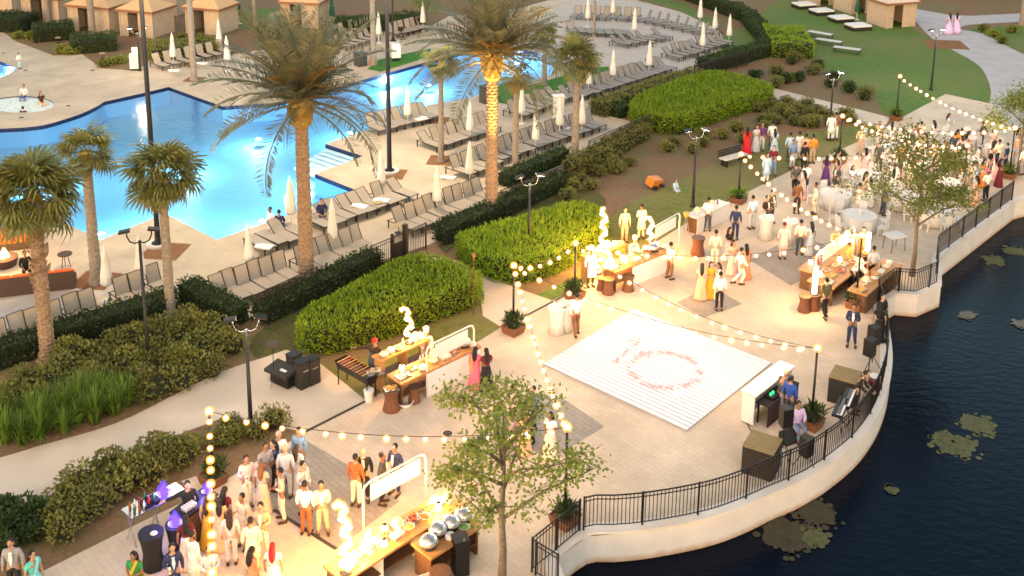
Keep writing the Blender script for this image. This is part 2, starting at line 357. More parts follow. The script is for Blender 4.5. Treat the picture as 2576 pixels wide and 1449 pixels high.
# lawns
flat('lawn', crv([(1900, 40), (1990, -10), (2160, -25), (2252, 25), (2300, 72), (2350, 100), (2405, 130), (2465, 170), (2489, 220), (2490, 258)], 4) + [(2380, 238), (2268, 297), (2237, 294)] + crv([(2212, 272), (2200, 235), (2140, 212), (2085, 190), (2050, 150), (1960, 115), (1915, 80)], 3), .008, m_lawn)
flat('lawn', [(1345, 745), (1400, 718), (1450, 700), (1420, 742), (1388, 757)], .008, m_lawn)
flat('lawn', crv([(1420, 735), (1440, 690), (1520, 640), (1525, 560), (1580, 515), (1660, 478), (1760, 430), (1850, 385), (1960, 345), (2050, 330), (2120, 318), (2200, 318)], 4) + [(2225, 325), (2100, 385), (1990, 430), (1900, 475), (1745, 552), (1640, 620), (1500, 705)], .008, m_lawn2)
flat('lawn', [(790, 940), (800, 915), (900, 905), (1010, 855), (1100, 815), (1200, 780), (1268, 828), (1215, 858), (1100, 915), (985, 985), (915, 1012), (880, 985)], .008, m_lawn2)
flat('lawn', [(2420, 75), (2500, 68), (2700, 60), (2800, 200), (2650, 160), (2520, 110)], .008, m_lawn)
flat('lawn', [(1810, 108), (1830, 72), (1875, 72), (1918, 110), (1900, 138), (1820, 132)], .008, m_lawn)
flat('lawn', [(560, 72), (600, 25), (700, 20), (640, 75)], .008, m_lawn)
flat('lawn', [(1440, -8), (1500, -30), (1720, 8), (1800, 55), (1790, 66), (1700, 24), (1600, -6)], .008, m_lawn)
flat('groundcover', crv([(620, 860), (720, 785), (860, 712), (960, 660), (1015, 652), (960, 690), (840, 745), (765, 800), (752, 860), (740, 890), (700, 905), (640, 900)], 3), .009, m_cover)
flat('groundcover', crv([(1100, 618), (1200, 565), (1330, 500), (1420, 480), (1490, 478), (1525, 505), (1500, 530), (1400, 535), (1280, 570), (1150, 620), (1120, 640)], 3), .009, m_cover)
# paths
flat('garden_path', crv([(-300, 1235), (0, 1152), (100, 1122), (290, 1066), (450, 988), (560, 935), (670, 898)], 4) + [(720, 880), (800, 910), (920, 1008), (770, 1088), (700, 1075), (560, 1052)] + crv([(480, 1082), (300, 1165), (210, 1205), (90, 1272), (0, 1256), (-300, 1320)], 4), .012, m_path)
flat('garden_path', crv([(1056, 654), (1070, 643), (1095, 641), (1156, 660), (1220, 690), (1288, 720), (1388, 756)], 3) + [(1340, 785), (1262, 824)] + crv([(1215, 795), (1200, 740), (1131, 688)], 3), .012, m_path)
flat('garden_path', [(1760, 182), (1823, 192), (1932, 219), (2080, 255), (2240, 296), (2222, 324), (2040, 276), (1932, 244), (1850, 216), (1770, 198)], .012, m_path)
m_walk = M('walkway_concrete', (.36, .35, .36), (.43, .41, .41), .8, .85, .2, 40)
flat('walkway', crv([(2200, 0), (2260, 20), (2290, 40), (2345, 97), (2400, 128), (2465, 168), (2491, 220), (2490, 262)], 4) + [(2560, 330), (2800, 300)] + crv([(2760, 250), (2640, 170), (2540, 120), (2470, 85), (2400, 72)], 4) + [(2440, 62), (2700, 48), (2700, 28), (2440, 40), (2390, 38), (2300, 22)], .012, m_walk)
# terrace
PL = [(1485, 1700), (1390, 1540)] + LAKE[2:27] + [(2700, 420), (2560, 335), (2495, 262), (2379, 237), (2267, 297), (2222, 323), (2190, 342), (2100, 384), (1990, 430), (1745, 550), (1500, 705), (1388, 757), (1262, 823), (1210, 856), (920, 1010), (770, 1088), (570, 1207), (520, 1190), (455, 1212), (500, 1245), (345, 1320), (120, 1432), (0, 1500), (-200, 1700)]
plw = wl(PL)
flat('terrace', plw, .020, m_plaza, world=True)
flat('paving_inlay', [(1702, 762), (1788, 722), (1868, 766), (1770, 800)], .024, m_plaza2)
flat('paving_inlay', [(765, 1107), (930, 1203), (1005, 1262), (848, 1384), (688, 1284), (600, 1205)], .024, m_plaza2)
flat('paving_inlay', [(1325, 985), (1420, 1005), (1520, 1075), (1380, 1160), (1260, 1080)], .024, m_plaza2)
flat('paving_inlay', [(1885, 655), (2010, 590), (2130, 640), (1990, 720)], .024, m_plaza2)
m_drain = M('drain_grate', (.04, .035, .03), rough=.6)
for i, (a, b_) in enumerate([((768, 1088), (921, 1010)), ((689, 1284), (846, 1383)), ((1290, 813), (1420, 745))]):
    A, B = G(*a), G(*b_); d = (B - A).normalized(); s = Vector((-d.y, d.x, 0)) * .06; mb = MB()
    mb.add([A - s, B - s, B + s, A + s], [(0, 1, 2, 3)]); mb.add([A - s * .5 , B - s * .5, B + s * .5, A + s * .5], []) 
    o = setting('drain_channel', mb.mesh('drain_channel', m_drain)); o.location.z = .028
# submerged entry steps in the notch of the pool
a_, b_, c_ = G(822, 364), G(909, 392), G(800, 434); du = (b_ - a_).normalized(); dv = (c_ - b_).normalized(); lu = (b_ - a_).length * .97
m_step = M('step_tile', (.80, .86, .88), rough=.5); t = thing('pool_steps', 'white submerged entry steps in the pool notch', 'pool steps', a_)
for k in range(7):
    mb = MB(); p = du * .06 + dv * (.10 + k * .40); q = [p, p + du * lu, p + du * lu + dv * .24, p + dv * .24]
    mb.prism([(v.x, v.y) for v in q], -.36 - k * .07, -.20 - k * .07); ob('step', mb.mesh('step', m_step), t)
# ================================================================== PLANTS
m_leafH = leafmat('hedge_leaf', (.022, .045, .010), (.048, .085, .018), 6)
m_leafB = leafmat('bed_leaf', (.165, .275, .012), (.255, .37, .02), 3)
m_leafO = leafmat('olive_leaf', (.125, .135, .026), (.205, .20, .048), 4)
m_leafG = leafmat('grass_leaf', (.09, .17, .018), (.16, .25, .035), 4)
m_leafT = leafmat('tree_leaf', (.11, .17, .024), (.20, .25, .05), 5)
m_leafY = leafmat('lime_leaf', (.14, .17, .02), (.22, .24, .03), 4)
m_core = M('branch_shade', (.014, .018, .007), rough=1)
m_bark = M('bark', (.11, .09, .075), (.19, .16, .135), 9, .9, .6, 40)
m_palmbark = M('palm_bark', (.20, .13, .085), (.34, .25, .17), 10, .9, .7, 30)
m_date = leafmat('date_frond', (.10, .122, .07), (.195, .195, .115), 3, .5)
m_dry_lit = leafmat('dry_and_lit_frond', (.20, .12, .04), (.30, .20, .07), 5, .6)  # dead-frond brown; in date palm crowns it also paints the orange uplight
m_sabal = leafmat('sabal_frond', (.10, .125, .028), (.20, .195, .055), 3, .5)
m_boss = M('leaf_base', (.22, .15, .04), (.36, .25, .07), 14, .8, .6, 30)

def inside(p, l):
    c = False; n = len(l)
    for i in range(n):
        a, b = l[i], l[i - 1]
        if (a[1] > p[1]) != (b[1] > p[1]) and p[0] < (b[0] - a[0]) * (p[1] - a[1]) / (b[1] - a[1]) + a[0]: c = not c
    return c
def leaves(mb, pt, nrm, l, w, spread=.9, up=0.):
    d = Vector((R.gauss(0, spread), R.gauss(0, spread), R.gauss(0, spread) + up)) + Vector(nrm)
    mb.leaf(pt, d, (R.random() - .5, R.random() - .5, R.random() - .5), l * R.uniform(.6, 1.3), w * R.uniform(.7, 1.2))
def hedge(loop, h, label, mat, dens=130, l=.13, w=.08, up=0., name='hedge', cat='hedge', world=False, wav=.1, group=None, flare=0.):
    P = loop if world else wl(loop); c = (sum(p[0] for p in P) / len(P), sum(p[1] for p in P) / len(P))
    P = [(p[0] - c[0], p[1] - c[1]) for p in P]; ar = sum(P[i - 1][0] * P[i][1] - P[i][0] * P[i - 1][1] for i in range(len(P)))
    if ar < 0: P.reverse()
    hh = lambda x, y: h * (1 + wav * 2 * (noise.noise(Vector((x * .9 + c[0], y * .9, c[1])))) + wav * .8 * noise.noise(Vector((x * 3, y * 3 + c[0], 4))))
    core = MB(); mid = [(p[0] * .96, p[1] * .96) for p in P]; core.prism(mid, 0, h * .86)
    mb = MB(); xs = [p[0] for p in P]; ys = [p[1] for p in P]; A = abs(ar) / 2
    k = 0; need = int(A * dens); guard = 0
    while k < need and guard < need * 20:
        guard += 1; x, y = R.uniform(min(xs), max(xs)), R.uniform(min(ys), max(ys))
        if inside((x, y), P): leaves(mb, (x, y, hh(x, y) - R.random() ** 2 * .14), (0, 0, .9), l, w, .55 if up else .9, up); k += 1
    for i in range(len(P)):
        a, b = Vector(P[i - 1]), Vector(P[i]); e = b - a
        if e.length < 1e-4: continue
        nn = Vector((e.y, -e.x)).normalized()
        for _ in range(int(e.length * h * dens * 1.1)):
            q = a + e * R.random(); z = R.random()
            leaves(mb, (q.x + nn.x * R.uniform(-.08, .04 + flare * (1 - z)), q.y + nn.y * R.uniform(-.08, .04 + flare * (1 - z)), z * hh(q.x, q.y)), (nn.x * .8, nn.y * .8, .15), l, w, .7, up)
    t = thing(name, label, cat, (c[0], c[1], 0), 0, group)
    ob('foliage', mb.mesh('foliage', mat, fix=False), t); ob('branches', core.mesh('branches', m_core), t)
    return t
def band(a, b, wd):       # rectangle of width wd on the ground between two surveyed points
    A, B = G(*a), G(*b); d = (B - A).normalized(); s = Vector((-d.y, d.x, 0)) * wd / 2
    return [(q.x, q.y) for q in (A - s, B - s, B + s, A + s)]

# clipped dark hedges round the pool deck
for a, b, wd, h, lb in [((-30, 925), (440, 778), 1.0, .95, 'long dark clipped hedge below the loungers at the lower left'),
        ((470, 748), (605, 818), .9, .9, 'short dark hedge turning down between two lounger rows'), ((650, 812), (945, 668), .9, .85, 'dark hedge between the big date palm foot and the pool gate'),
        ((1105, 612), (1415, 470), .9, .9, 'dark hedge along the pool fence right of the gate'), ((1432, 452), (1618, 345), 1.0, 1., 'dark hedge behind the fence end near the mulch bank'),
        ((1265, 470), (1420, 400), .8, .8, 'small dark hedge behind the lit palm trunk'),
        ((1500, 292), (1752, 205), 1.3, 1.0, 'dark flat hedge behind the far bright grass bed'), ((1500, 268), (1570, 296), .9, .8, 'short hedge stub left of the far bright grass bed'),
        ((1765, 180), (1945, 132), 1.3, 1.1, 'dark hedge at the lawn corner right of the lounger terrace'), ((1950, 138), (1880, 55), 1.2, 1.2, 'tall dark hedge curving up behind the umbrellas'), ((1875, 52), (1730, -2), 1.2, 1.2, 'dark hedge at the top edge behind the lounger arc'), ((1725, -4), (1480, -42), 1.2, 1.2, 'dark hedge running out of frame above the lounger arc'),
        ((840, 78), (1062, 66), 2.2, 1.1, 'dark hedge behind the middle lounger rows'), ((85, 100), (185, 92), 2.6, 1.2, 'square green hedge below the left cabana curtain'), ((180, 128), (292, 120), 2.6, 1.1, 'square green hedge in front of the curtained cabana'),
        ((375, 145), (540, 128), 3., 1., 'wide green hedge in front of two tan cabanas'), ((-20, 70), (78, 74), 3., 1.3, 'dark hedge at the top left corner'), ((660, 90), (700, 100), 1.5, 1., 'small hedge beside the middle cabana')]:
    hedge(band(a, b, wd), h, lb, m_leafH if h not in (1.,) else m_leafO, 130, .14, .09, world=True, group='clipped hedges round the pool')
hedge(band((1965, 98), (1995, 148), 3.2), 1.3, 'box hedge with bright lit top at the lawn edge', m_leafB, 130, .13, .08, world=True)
# bright grass beds
BED1 = crv([(768, 892), (855, 888), (1000, 845), (1120, 800), (1198, 772), (1207, 752), (1190, 742), (1125, 712), (1062, 702), (1005, 712), (870, 790), (775, 842), (757, 868)], 3, True)
BED2 = crv([(1165, 655), (1200, 690), (1290, 716), (1400, 690), (1500, 628), (1522, 600), (1490, 566), (1415, 562), (1290, 600), (1160, 640)], 3, True)
BED3 = crv([(1610, 325), (1705, 340), (1790, 312), (1920, 268), (1932, 252), (1830, 222), (1757, 224), (1600, 285)], 3, True)
hedge(BED1, 1.15, 'big bright green grass bed behind the near food station', m_leafB, 260, .19, .055, .7, 'grass_bed', 'plant bed', wav=.035, flare=.1)
hedge(BED2, 1.05, 'bright green grass bed beside the middle food station', m_leafB, 260, .19, .055, .7, 'grass_bed', 'plant bed', wav=.035, flare=.1)
hedge(BED3, 1.1, 'bright green grass bed farthest away by the lawn path', m_leafB, 190, .26, .065, .8, 'grass_bed', 'plant bed', wav=.035, flare=.1)

# shrubs: four meshes, copied
def shrub_mesh(n, r, h, mat, l, w, up, seed):
    st = R.getstate(); R.seed(seed); mb = MB(); cl = [(R.uniform(-.5, .5) * r, R.uniform(-.5, .5) * r, R.uniform(.3, .7) * h, R.uniform(.35, .6) * r) for _ in range(6)]
    for _ in range(n):
        x, y, z, q = R.choice(cl); d = Vector((R.gauss(0, 1), R.gauss(0, 1), R.gauss(.25, .8))).normalized()
        p = Vector((x, y, z)) + Vector((d.x * q, d.y * q, d.z * q * .8)); p.z = max(.03, p.z); leaves(mb, p, d * .8, l, w, .7, up)
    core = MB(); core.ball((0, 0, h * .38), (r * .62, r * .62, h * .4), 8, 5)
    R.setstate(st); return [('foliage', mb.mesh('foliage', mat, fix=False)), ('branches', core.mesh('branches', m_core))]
def tuft_mesh(n, h, mat, seed):
    st = R.getstate(); R.seed(seed); mb = MB()
    for _ in range(n):
        a = R.uniform(0, 2 * pi); lean = abs(R.gauss(.25, .3)); b = Vector((cos(a), sin(a), 0)) * R.random() * .16; hh = h * R.uniform(.7, 1.15)
        d = Vector((cos(a) * lean, sin(a) * lean, 1)).normalized(); p1 = b + d * hh * .6; p2 = p1 + (d + Vector((cos(a), sin(a), -.3)) * lean * 1.3).normalized() * hh * .5; s = Vector((-sin(a), cos(a), 0)) * .012
        mb.add([b - s, b + s, p1 + s * 1.3, p1 - s * 1.3, p2], [(0, 1, 2, 3), (3, 2, 4)])
    R.setstate(st); return [('blades', mb.mesh('blades', mat, fix=False))]
SH = [shrub_mesh(620, .62, .8, m_leafO, .12, .07, .2, 3), shrub_mesh(620, .7, .75, m_leafO, .13, .08, .3, 5), shrub_mesh(520, .55, .7, m_leafH, .12, .08, .1, 6)]
SHY = [shrub_mesh(420, .6, .7, m_leafY, .16, .09, .3, 8)]
TF = [tuft_mesh(170, 1.05, m_leafG, 4), tuft_mesh(150, .95, m_leafG, 9)]
def plant(spec, name, px, py, label, cat, group, s=1.):
    p = G(px, py); return spawn(spec, name, label, cat, p, R.uniform(0, 6.28), group, (s * R.uniform(.9, 1.15), s * R.uniform(.9, 1.15), s * R.uniform(.85, 1.15)))
def scatter(loop, step, jit=.35):
    P = wl(loop); xs = [p[0] for p in P]; ys = [p[1] for p in P]; out = []; y = min(ys); j = 0
    while y < max(ys):
        x = min(xs) + (step / 2 if j % 2 else 0)
        while x < max(xs):
            q = (x + R.uniform(-jit, jit) * step, y + R.uniform(-jit, jit) * step)
            if inside(q, P): out.append(q)
            x += step
        y += step * .87; j += 1
    return sorted(out)
def shrubs(loop, step, specs, name, cat, desc, group, s=1.):
    for i, q in enumerate(scatter(loop, step)):
        spawn(R.choice(specs), name, '%s, %s from the left' % (desc, ORD[i] if i < len(ORD) else 'far along'), cat, (q[0], q[1], 0), R.uniform(0, 6.28), group, (s * R.uniform(.85, 1.2), s * R.uniform(.85, 1.2), s * R.uniform(.8, 1.2)))
BIGBED = [(-20, 1000), (80, 965), (215, 895), (380, 845), (470, 808), (600, 885), (618, 905), (560, 935), (470, 975), (360, 1020), (340, 985), (200, 1010), (100, 1050), (-20, 1060)]
shrubs(BIGBED, .84, SH[:2], 'shrub', 'shrub', 'rounded olive shrub in the big bed by the path', 'olive shrubs in the big left bed', 1.1)
shrubs([(-20, 1062), (110, 1040), (200, 1000), (335, 985), (335, 1025), (210, 1080), (100, 1110), (-20, 1130)], .55, TF, 'grass_tuft', 'grass', 'bright fountain grass tuft by the path', 'fountain grass tufts by the path')
shrubs([(95, 1370), (85, 1330), (160, 1260), (290, 1185), (450, 1125), (490, 1140), (470, 1180), (330, 1250), (230, 1320), (150, 1385)], .66, SH[:2], 'shrub', 'shrub', 'olive shrub in the hedge row below the path', 'shrubs in the row below the path', 1.0)
shrubs([(490, 1120), (560, 1062), (690, 1055), (735, 1085), (640, 1105), (560, 1130)], .8, SH[:2], 'shrub', 'shrub', 'olive shrub round the lamp post foot', 'shrubs round the near lamp post', .85)
shrubs([(-20, 1420), (-20, 1300), (60, 1275), (90, 1310), (80, 1380), (30, 1430)], .8, SH[2:], 'shrub', 'shrub', 'dark shrub at the lower left edge', 'shrubs at the lower left edge', 1.05)
shrubs([(1395, 515), (1440, 455), (1560, 395), (1600, 405), (1540, 450), (1470, 495)], 1.15, SH[:2], 'shrub', 'shrub', 'low olive shrub on the mulch bank', 'shrubs on the mulch bank', .8)
shrubs([(1640, 400), (1680, 355), (1830, 330), (1960, 280), (2010, 300), (1930, 350), (1800, 372), (1720, 395)], 1.5, SH[:2], 'shrub', 'shrub', 'low olive shrub above the slope lawn', 'shrubs above the slope lawn', .8)
shrubs([(1895, 285), (1940, 255), (2030, 270), (2180, 300), (2160, 318), (2060, 325), (1960, 322)], 1.25, SH[:2], 'shrub', 'shrub', 'olive shrub below the narrow path', 'shrubs below the narrow path', .85)
shrubs([(1890, 215), (1900, 180), (2000, 150), (2080, 180), (2130, 215), (2200, 240), (2205, 275), (2100, 245), (1990, 225)], 2.1, SH, 'shrub', 'shrub', 'dark shrub in the mulch bed above the narrow path', 'shrubs in the mulch bed above the path', 1.05)
for i, (px, py) in enumerate([(48, 96), (75, 98), (98, 100), (152, 133), (175, 137), (196, 134), (262, 168), (282, 163), (300, 158), (455, 105), (500, 100), (2470, 78), (2500, 92), (2520, 110), (2545, 82)]):
    plant(SHY[0], 'shrub', px, py, 'yellow green shrub beside the cabanas, %s from the left' % ORD[i] if i < 11 else 'yellow green shrub at the right lawn edge, %s from the left' % ORD[i - 11], 'shrub', 'yellow green shrubs', .95)

# ------------------------------------------------------------------ palms
def frond_mesh(Ln, curve, n, seed, mat, wl_=.55):
    st = R.getstate(); R.seed(seed); mb = MB(); pts = []
    a = 0.; p = Vector((0, 0, 0))
    for i in range(15):
        pts.append(p.copy()); a = -curve * (i / 14) ** 1.6; p = p + Vector((cos(a), 0, sin(a))) * Ln / 14
    mb.tube(pts, [.035 * (1 - i / 15) + .006 for i in range(15)], 4)
    for k in range(n):
        t = .12 + .88 * k / n; f = t * 14; i = min(int(f), 13); q = pts[i].lerp(pts[i + 1], f - i); dx = (pts[i + 1] - pts[i]).normalized()
        ll = wl_ * (sin(pi * min(1, .18 + t * .82)) ** .6 + .12) * R.uniform(.85, 1.1)
        for sgn in (-1, 1):
            d = (dx * R.uniform(.5, .8) + Vector((0, sgn, 0)) * R.uniform(.7, .9) + Vector((0, 0, R.uniform(.05, .45))))
            mb.leaf(q, d, (0, 0, 1), ll, .042)
    R.setstate(st); return mb.mesh('frond', mat, fix=False)
def fan_mesh(seed, mat, pet=.75, r=.85):
    st = R.getstate(); R.seed(seed); mb = MB(); mb.tube([(0, 0, 0), (pet * .5, 0, .04), (pet, 0, 0)], [.022, .016, .012], 4)
    n = 20; o = Vector((pet, 0, 0))
    for k in range(n):
        a = -1.9 + 3.8 * k / (n - 1); l = r * (1 - .32 * abs(a) / 1.9) * R.uniform(.88, 1.08); d = Vector((cos(a), sin(a), -.10 * cos(a) - .05)); s = Vector((-sin(a), cos(a), 0)); fold = .05 if k % 2 else -.02
        p1 = o + d * l * .55 + Vector((0, 0, fold)); p2 = o + d * l * .85 + Vector((0, 0, -.1)); tip = o + d * l + Vector((0, 0, -.34 * R.uniform(.4, 1.6)))
        mb.add([o, p1 - s * .055, p1 + s * .055, p2 - s * .03, p2 + s * .03, tip], [(0, 1, 2), (1, 3, 4, 2), (3, 5, 4)])
    R.setstate(st); return mb.mesh('frond', mat, fix=False)
def trunk_mesh(h, r0, r1, step, rough, mat, lean=(0, 0), boots=0, seed=1):
    st = R.getstate(); R.seed(seed); mb = MB(); n = max(6, int(h / step)); vs = []; K = 12
    for i in range(n + 1):
        t = i / n; flare = 1 + .45 * max(0, 1 - t * h / .5) ** 2
        for half in (0, 1):
            r = (r0 + (r1 - r0) * t) * flare * (1 + (rough if half else 0))
            for k in range(K):
                rr = r * (1 + R.uniform(-.04, .04) + (rough * .8 if (k + i) % 2 else 0))
                vs.append((cos(2 * pi * k / K) * rr + lean[0] * t * t, sin(2 * pi * k / K) * rr + lean[1] * t * t, h * t + half * step * .85 * (i < n)))
    fs = []
    for j in range(2 * n + 1):
        for k in range(K): fs.append((j * K + k, j * K + (k + 1) % K, (j + 1) * K + (k + 1) % K, (j + 1) * K + k))
    mb.add(vs, fs)
    for _ in range(boots):
        t = R.uniform(.45, 1); a = R.uniform(0, 6.28); r = (r0 + (r1 - r0) * t); c = Vector((cos(a) * r, sin(a) * r, h * t)); mb.leaf(c, (cos(a) * .6, sin(a) * .6, 1), (-sin(a), cos(a), 0), .34, .11)
    R.setstate(st); return mb.mesh('trunk', mat)
DF = [frond_mesh(3.1, c, 46, i, m_date) for i, c in enumerate((.4, .7, 1.0, 1.35))]; DFD = [frond_mesh(2.3, 1.1, 34, 21, m_dry_lit, .4), frond_mesh(1.5, .5, 22, 22, m_dry_lit, .3)]
FF = [fan_mesh(i, m_sabal) for i in range(3)]; FFD = fan_mesh(9, m_dry_lit)
def put_fronds(t, top, meshes, n, el0, el1, sc, rr=.12, parent=None, seed=2, power=1.):
    st = R.getstate(); R.seed(seed)
    for k in range(n):
        az = k * 2.39996 + R.uniform(-.2, .2); el = el0 + (el1 - el0) * ((k + .5) / n) ** power + R.uniform(-.1, .1)
        s = sc * R.uniform(.74, 1.14)
        mi = meshes[min(len(meshes) - 1, int((k / n) * len(meshes)))]
        o = ob('frond', mi, t, top + Vector((cos(az) * rr, sin(az) * rr, 0)), scale=s)
        o.rotation_euler = (Matrix.Rotation(az, 3, 'Z') @ Matrix.Rotation(-el, 3, 'Y') @ Matrix.Rotation(R.uniform(-.5, .5), 3, 'X')).to_euler()
    R.setstate(st)
def uplight(px, py, h, power, label, dx=0, dy=-1.1, ang=55):
    b = G(px, py) + Vector((dx, dy, 0)); t = thing('uplight', label, 'ground light', b, 0, 'ground uplights')
    mb = MB(); mb.lathe([(.09, 0), (.10, .12), (.08, .2)], 10); ob('housing', mb.mesh('housing', m_black), t)
    spot(t, (0, 0, .28), (-dx, -dy, h), power, (1, .50, .12), ang, .9, .08)
def date_palm(px, py, top, label, sc, seed, n=54):
    h = HT(px, py, top); t = thing('date_palm', label, 'palm', G(px, py), 0, 'tall date palms')
    ob('trunk', trunk_mesh(h - .9, .30, .25, .16, .10, m_palmbark, seed=seed), t)
    mb = MB(); mb.lathe([(.24, h - 1.1), (.40, h - .85), (.46, h - .4), (.40, h + .05), (.24, h + .35)], 14, wob=lambda a, j: 1 + .1 * sin(a * 7 + j * 2.1)); 
    st = R.getstate(); R.seed(seed)
    for _ in range(150):
        a = R.uniform(0, 6.28); z = R.uniform(-.95, .2); r = .42 - .25 * abs(z + .35); mb.leaf((cos(a) * r, sin(a) * r, h + z), (cos(a) * .7, sin(a) * .7, 1), (-sin(a), cos(a), 0), .38, .10)
    R.setstate(st); ob('leaf_bases', mb.mesh('leaf_bases', m_boss), t)
    put_fronds(t, Vector((0, 0, h + .2)), DF[::1], n, 1.48, .12, sc, .14, seed=seed, power=.85)
    put_fronds(t, Vector((0, 0, h + .1)), DFD, 24, 1.3, .35, sc * .9, .2, seed=seed + 5); put_fronds(t, Vector((0, 0, h)), DF[1:], 9, .1, -.55, sc * 1.02, .2, seed=seed + 8)  # inner brown fronds carry the orange uplight in their colour
    return t
date_palm(772, 700, 262, 'big date palm with wide crown over the blue pool', 1.42, 31, 56)
date_palm(1236, 545, 150, 'big date palm with golden lit crown at top centre', 1.36, 47, 54)
uplight(772, 700, 9.8, 5000, 'small ground uplight at the foot of the left date palm', -1.0, -1.3, 26)
uplight(1236, 545, 9.8, 6500, 'small ground uplight at the foot of the centre date palm', .5, -1.9, 24)
def sabal(px, py, top, rad, label, n=34, r0=.2, seed=3, dry=5, boots=0):
    h = HT(px, py, top); t = thing('cabbage_palm', label, 'palm', G(px, py), 0, 'cabbage palms round the pool')
    ob('trunk', trunk_mesh(h, r0 * 1.1, r0 * .85, .14, .05 if not boots else .09, m_palmbark if boots else M('palm_bark_grey', (.20, .17, .14), (.30, .26, .22), 8, .9, .5, 30), boots=boots, seed=seed), t)
    mb = MB(); mb.lathe([(r0 * .85, h - .6), (r0 * 1.5, h - .2), (r0 * 1.2, h + .15), (.05, h + .3)], 10, wob=lambda a, j: 1 + .15 * sin(a * 5 + j)); ob('leaf_bases', mb.mesh('leaf_bases', m_boss), t)
    sc = rad / 1.6
    put_fronds(t, Vector((0, 0, h + .1)), FF, n, 1.5, -.75, sc, .08, seed=seed, power=.9)
    put_fronds(t, Vector((0, 0, h - .05)), [FFD], dry, -.6, -1.1, sc * .7, .12, seed=seed + 3)
    return t
sabal(122, 908, 500, 1.95, 'cabbage palm at the left edge with shaggy trunk and full crown', 44, .24, 3, 6, 90)
sabal(243, 712, 392, 1.5, 'slim smooth trunk palm with small crown, second from the left', 26, .22, 5)
sabal(430, 795, 450, 1.85, 'cabbage palm left of the blue pool with orange crown base', 36, .18, 7, 9)
sabal(1446, 402, 158, 1.7, 'cabbage palm right of centre by the hedge end', 34, .19, 9, 8)
sabal(1296, 442, 195, 1.15, 'thin palm behind the golden date palm trunk', 12, .16, 11, 14)
sabal(1110, 408, 165, 1.2, 'yellow green palm standing in the pool deck mulch square', 30, .15, 13, 3)
sabal(1369, 214, 95, 1.2, 'small palm on the grass strip beside the far pool end', 24, .17, 15, 4)
sabal(488, 202, -140, 1.5, 'grey palm trunk at the top left rising out of frame', 26, .2, 17)
sabal(940, 163, -130, 1.5, 'pale smooth palm trunk beside the traffic cone', 26, .2, 19)
sabal(233, 92, -170, 1.5, 'thick palm trunk in front of the curtained cabana', 26, .26, 21)
sabal(122, 62, -170, 1.5, 'palm trunk at the top left cabana', 26, .24, 23)
sabal(1494, 92, -110, 1.4, 'slim tan palm trunk in the lounger terrace', 22, .12, 25)
sabal(641, 66, -130, 1.3, 'thin palm trunk left of the middle cabana', 22, .15, 27)
sabal(772, 50, -150, 1.3, 'thin palm trunk in front of the middle cabana', 22, .16, 29)
sabal(2570, 62, -150, 1.3, 'pale palm trunk at the top right edge', 22, .2, 33)
# mulch squares round palm feet and pole feet
for px, py, w in [(415, 632, 1.35), (985, 438, 1.15), (1112, 404, 1.2), (240, 706, 1.25), (1100, 303, 1.1), (490, 200, 1.), (2378, 112, 2.4)]:
    c = G(px, py); a = radians(38); q = [(c.x + cos(a + k * pi / 2) * w * .95, c.y + sin(a + k * pi / 2) * w * .95) for k in range(4)]
    flat('mulch_square', q, .014, M('mulch_red', (.17, .075, .03), (.27, .13, .055), 9, .95, .8, 40), world=True)

# ------------------------------------------------------------------ terrace trees: trunk, limbs, crown
def tree(px, py, top, crown_r, label, n, seed, forks=7, clump=1.):
    st = R.getstate(); R.seed(seed); h = HT(px, py, top); t = thing('terrace_tree', label, 'tree', G(px, py), 0, 'young trees on the terrace')
    hf = h * .36; mb = MB(); mb.tube([(0, 0, 0), (.03, 0, hf * .5), (-.02, .02, hf), (.04, .03, h * .6), (0, .05, h * .88)], [.13, .10, .085, .05, .015], 8); ob('trunk', mb.mesh('trunk', m_bark, True), t)
    tips = []; lm = MB()
    for k in range(forks):
        a = k * 2.4 + R.uniform(-.3, .3); z0 = hf * R.uniform(.85, 1.0) + (h * .42) * (k / forks); r = crown_r * R.uniform(.65, 1.) * (1 - .45 * k / forks); up = R.uniform(.5, 1.0) * crown_r * .7
        p0 = Vector((0, .02, z0)); p1 = p0 + Vector((cos(a) * r * .45, sin(a) * r * .45, up * .45)); p2 = p0 + Vector((cos(a) * r, sin(a) * r, up * .8)); lm.tube([p0, p1, p2], [.055, .035, .012], 6)
        tips += [p1.lerp(p2, .3), p1.lerp(p2, .7), p2]
        for j in range(4):
            b = p0.lerp(p2, R.uniform(.4, .95)) ; b = p1.lerp(p2, R.random()); e = b + Vector((R.uniform(-1, 1), R.uniform(-1, 1), R.uniform(-.25, .7))) * crown_r * .42; lm.tube([b, b.lerp(e, .5) + Vector((0, 0, .05)), e], [.02, .014, .006], 5); tips += [e, b.lerp(e, .6)]
    for k in range(6): tips.append(Vector((R.uniform(-.25, .25), R.uniform(-.25, .25), h * R.uniform(.7, .98))))
    ob('limbs', lm.mesh('limbs', m_bark, True), t)
    mb = MB()
    for k in range(n):
        c = R.choice(tips); p = c + Vector((R.gauss(0, .26), R.gauss(0, .26), R.gauss(0, .17))) * clump; leaves(mb, p, (R.uniform(-.5, .5), R.uniform(-.5, .5), -.1), .15, .085, .8)
    ob('crown', mb.mesh('crown', m_leafT, fix=False), t); R.setstate(st); return t
tree(1262, 1470, 985, 2.75, 'young tree with grey forked trunk in the near foreground', 4300, 5, 10, .72)
tree(2294, 695, 335, 2.9, 'spreading tree in front of the white banquet tables', 6000, 8, 11, 1.05)
tree(2560, 440, 205, 2.0, 'green tree at the far right edge above the sea wall', 4200, 12, 8, 1.3)
tree(1075, 75, -40, 1.8, 'leafy tree at the top edge right of the middle umbrellas', 1800, 15, 8, 1.3)
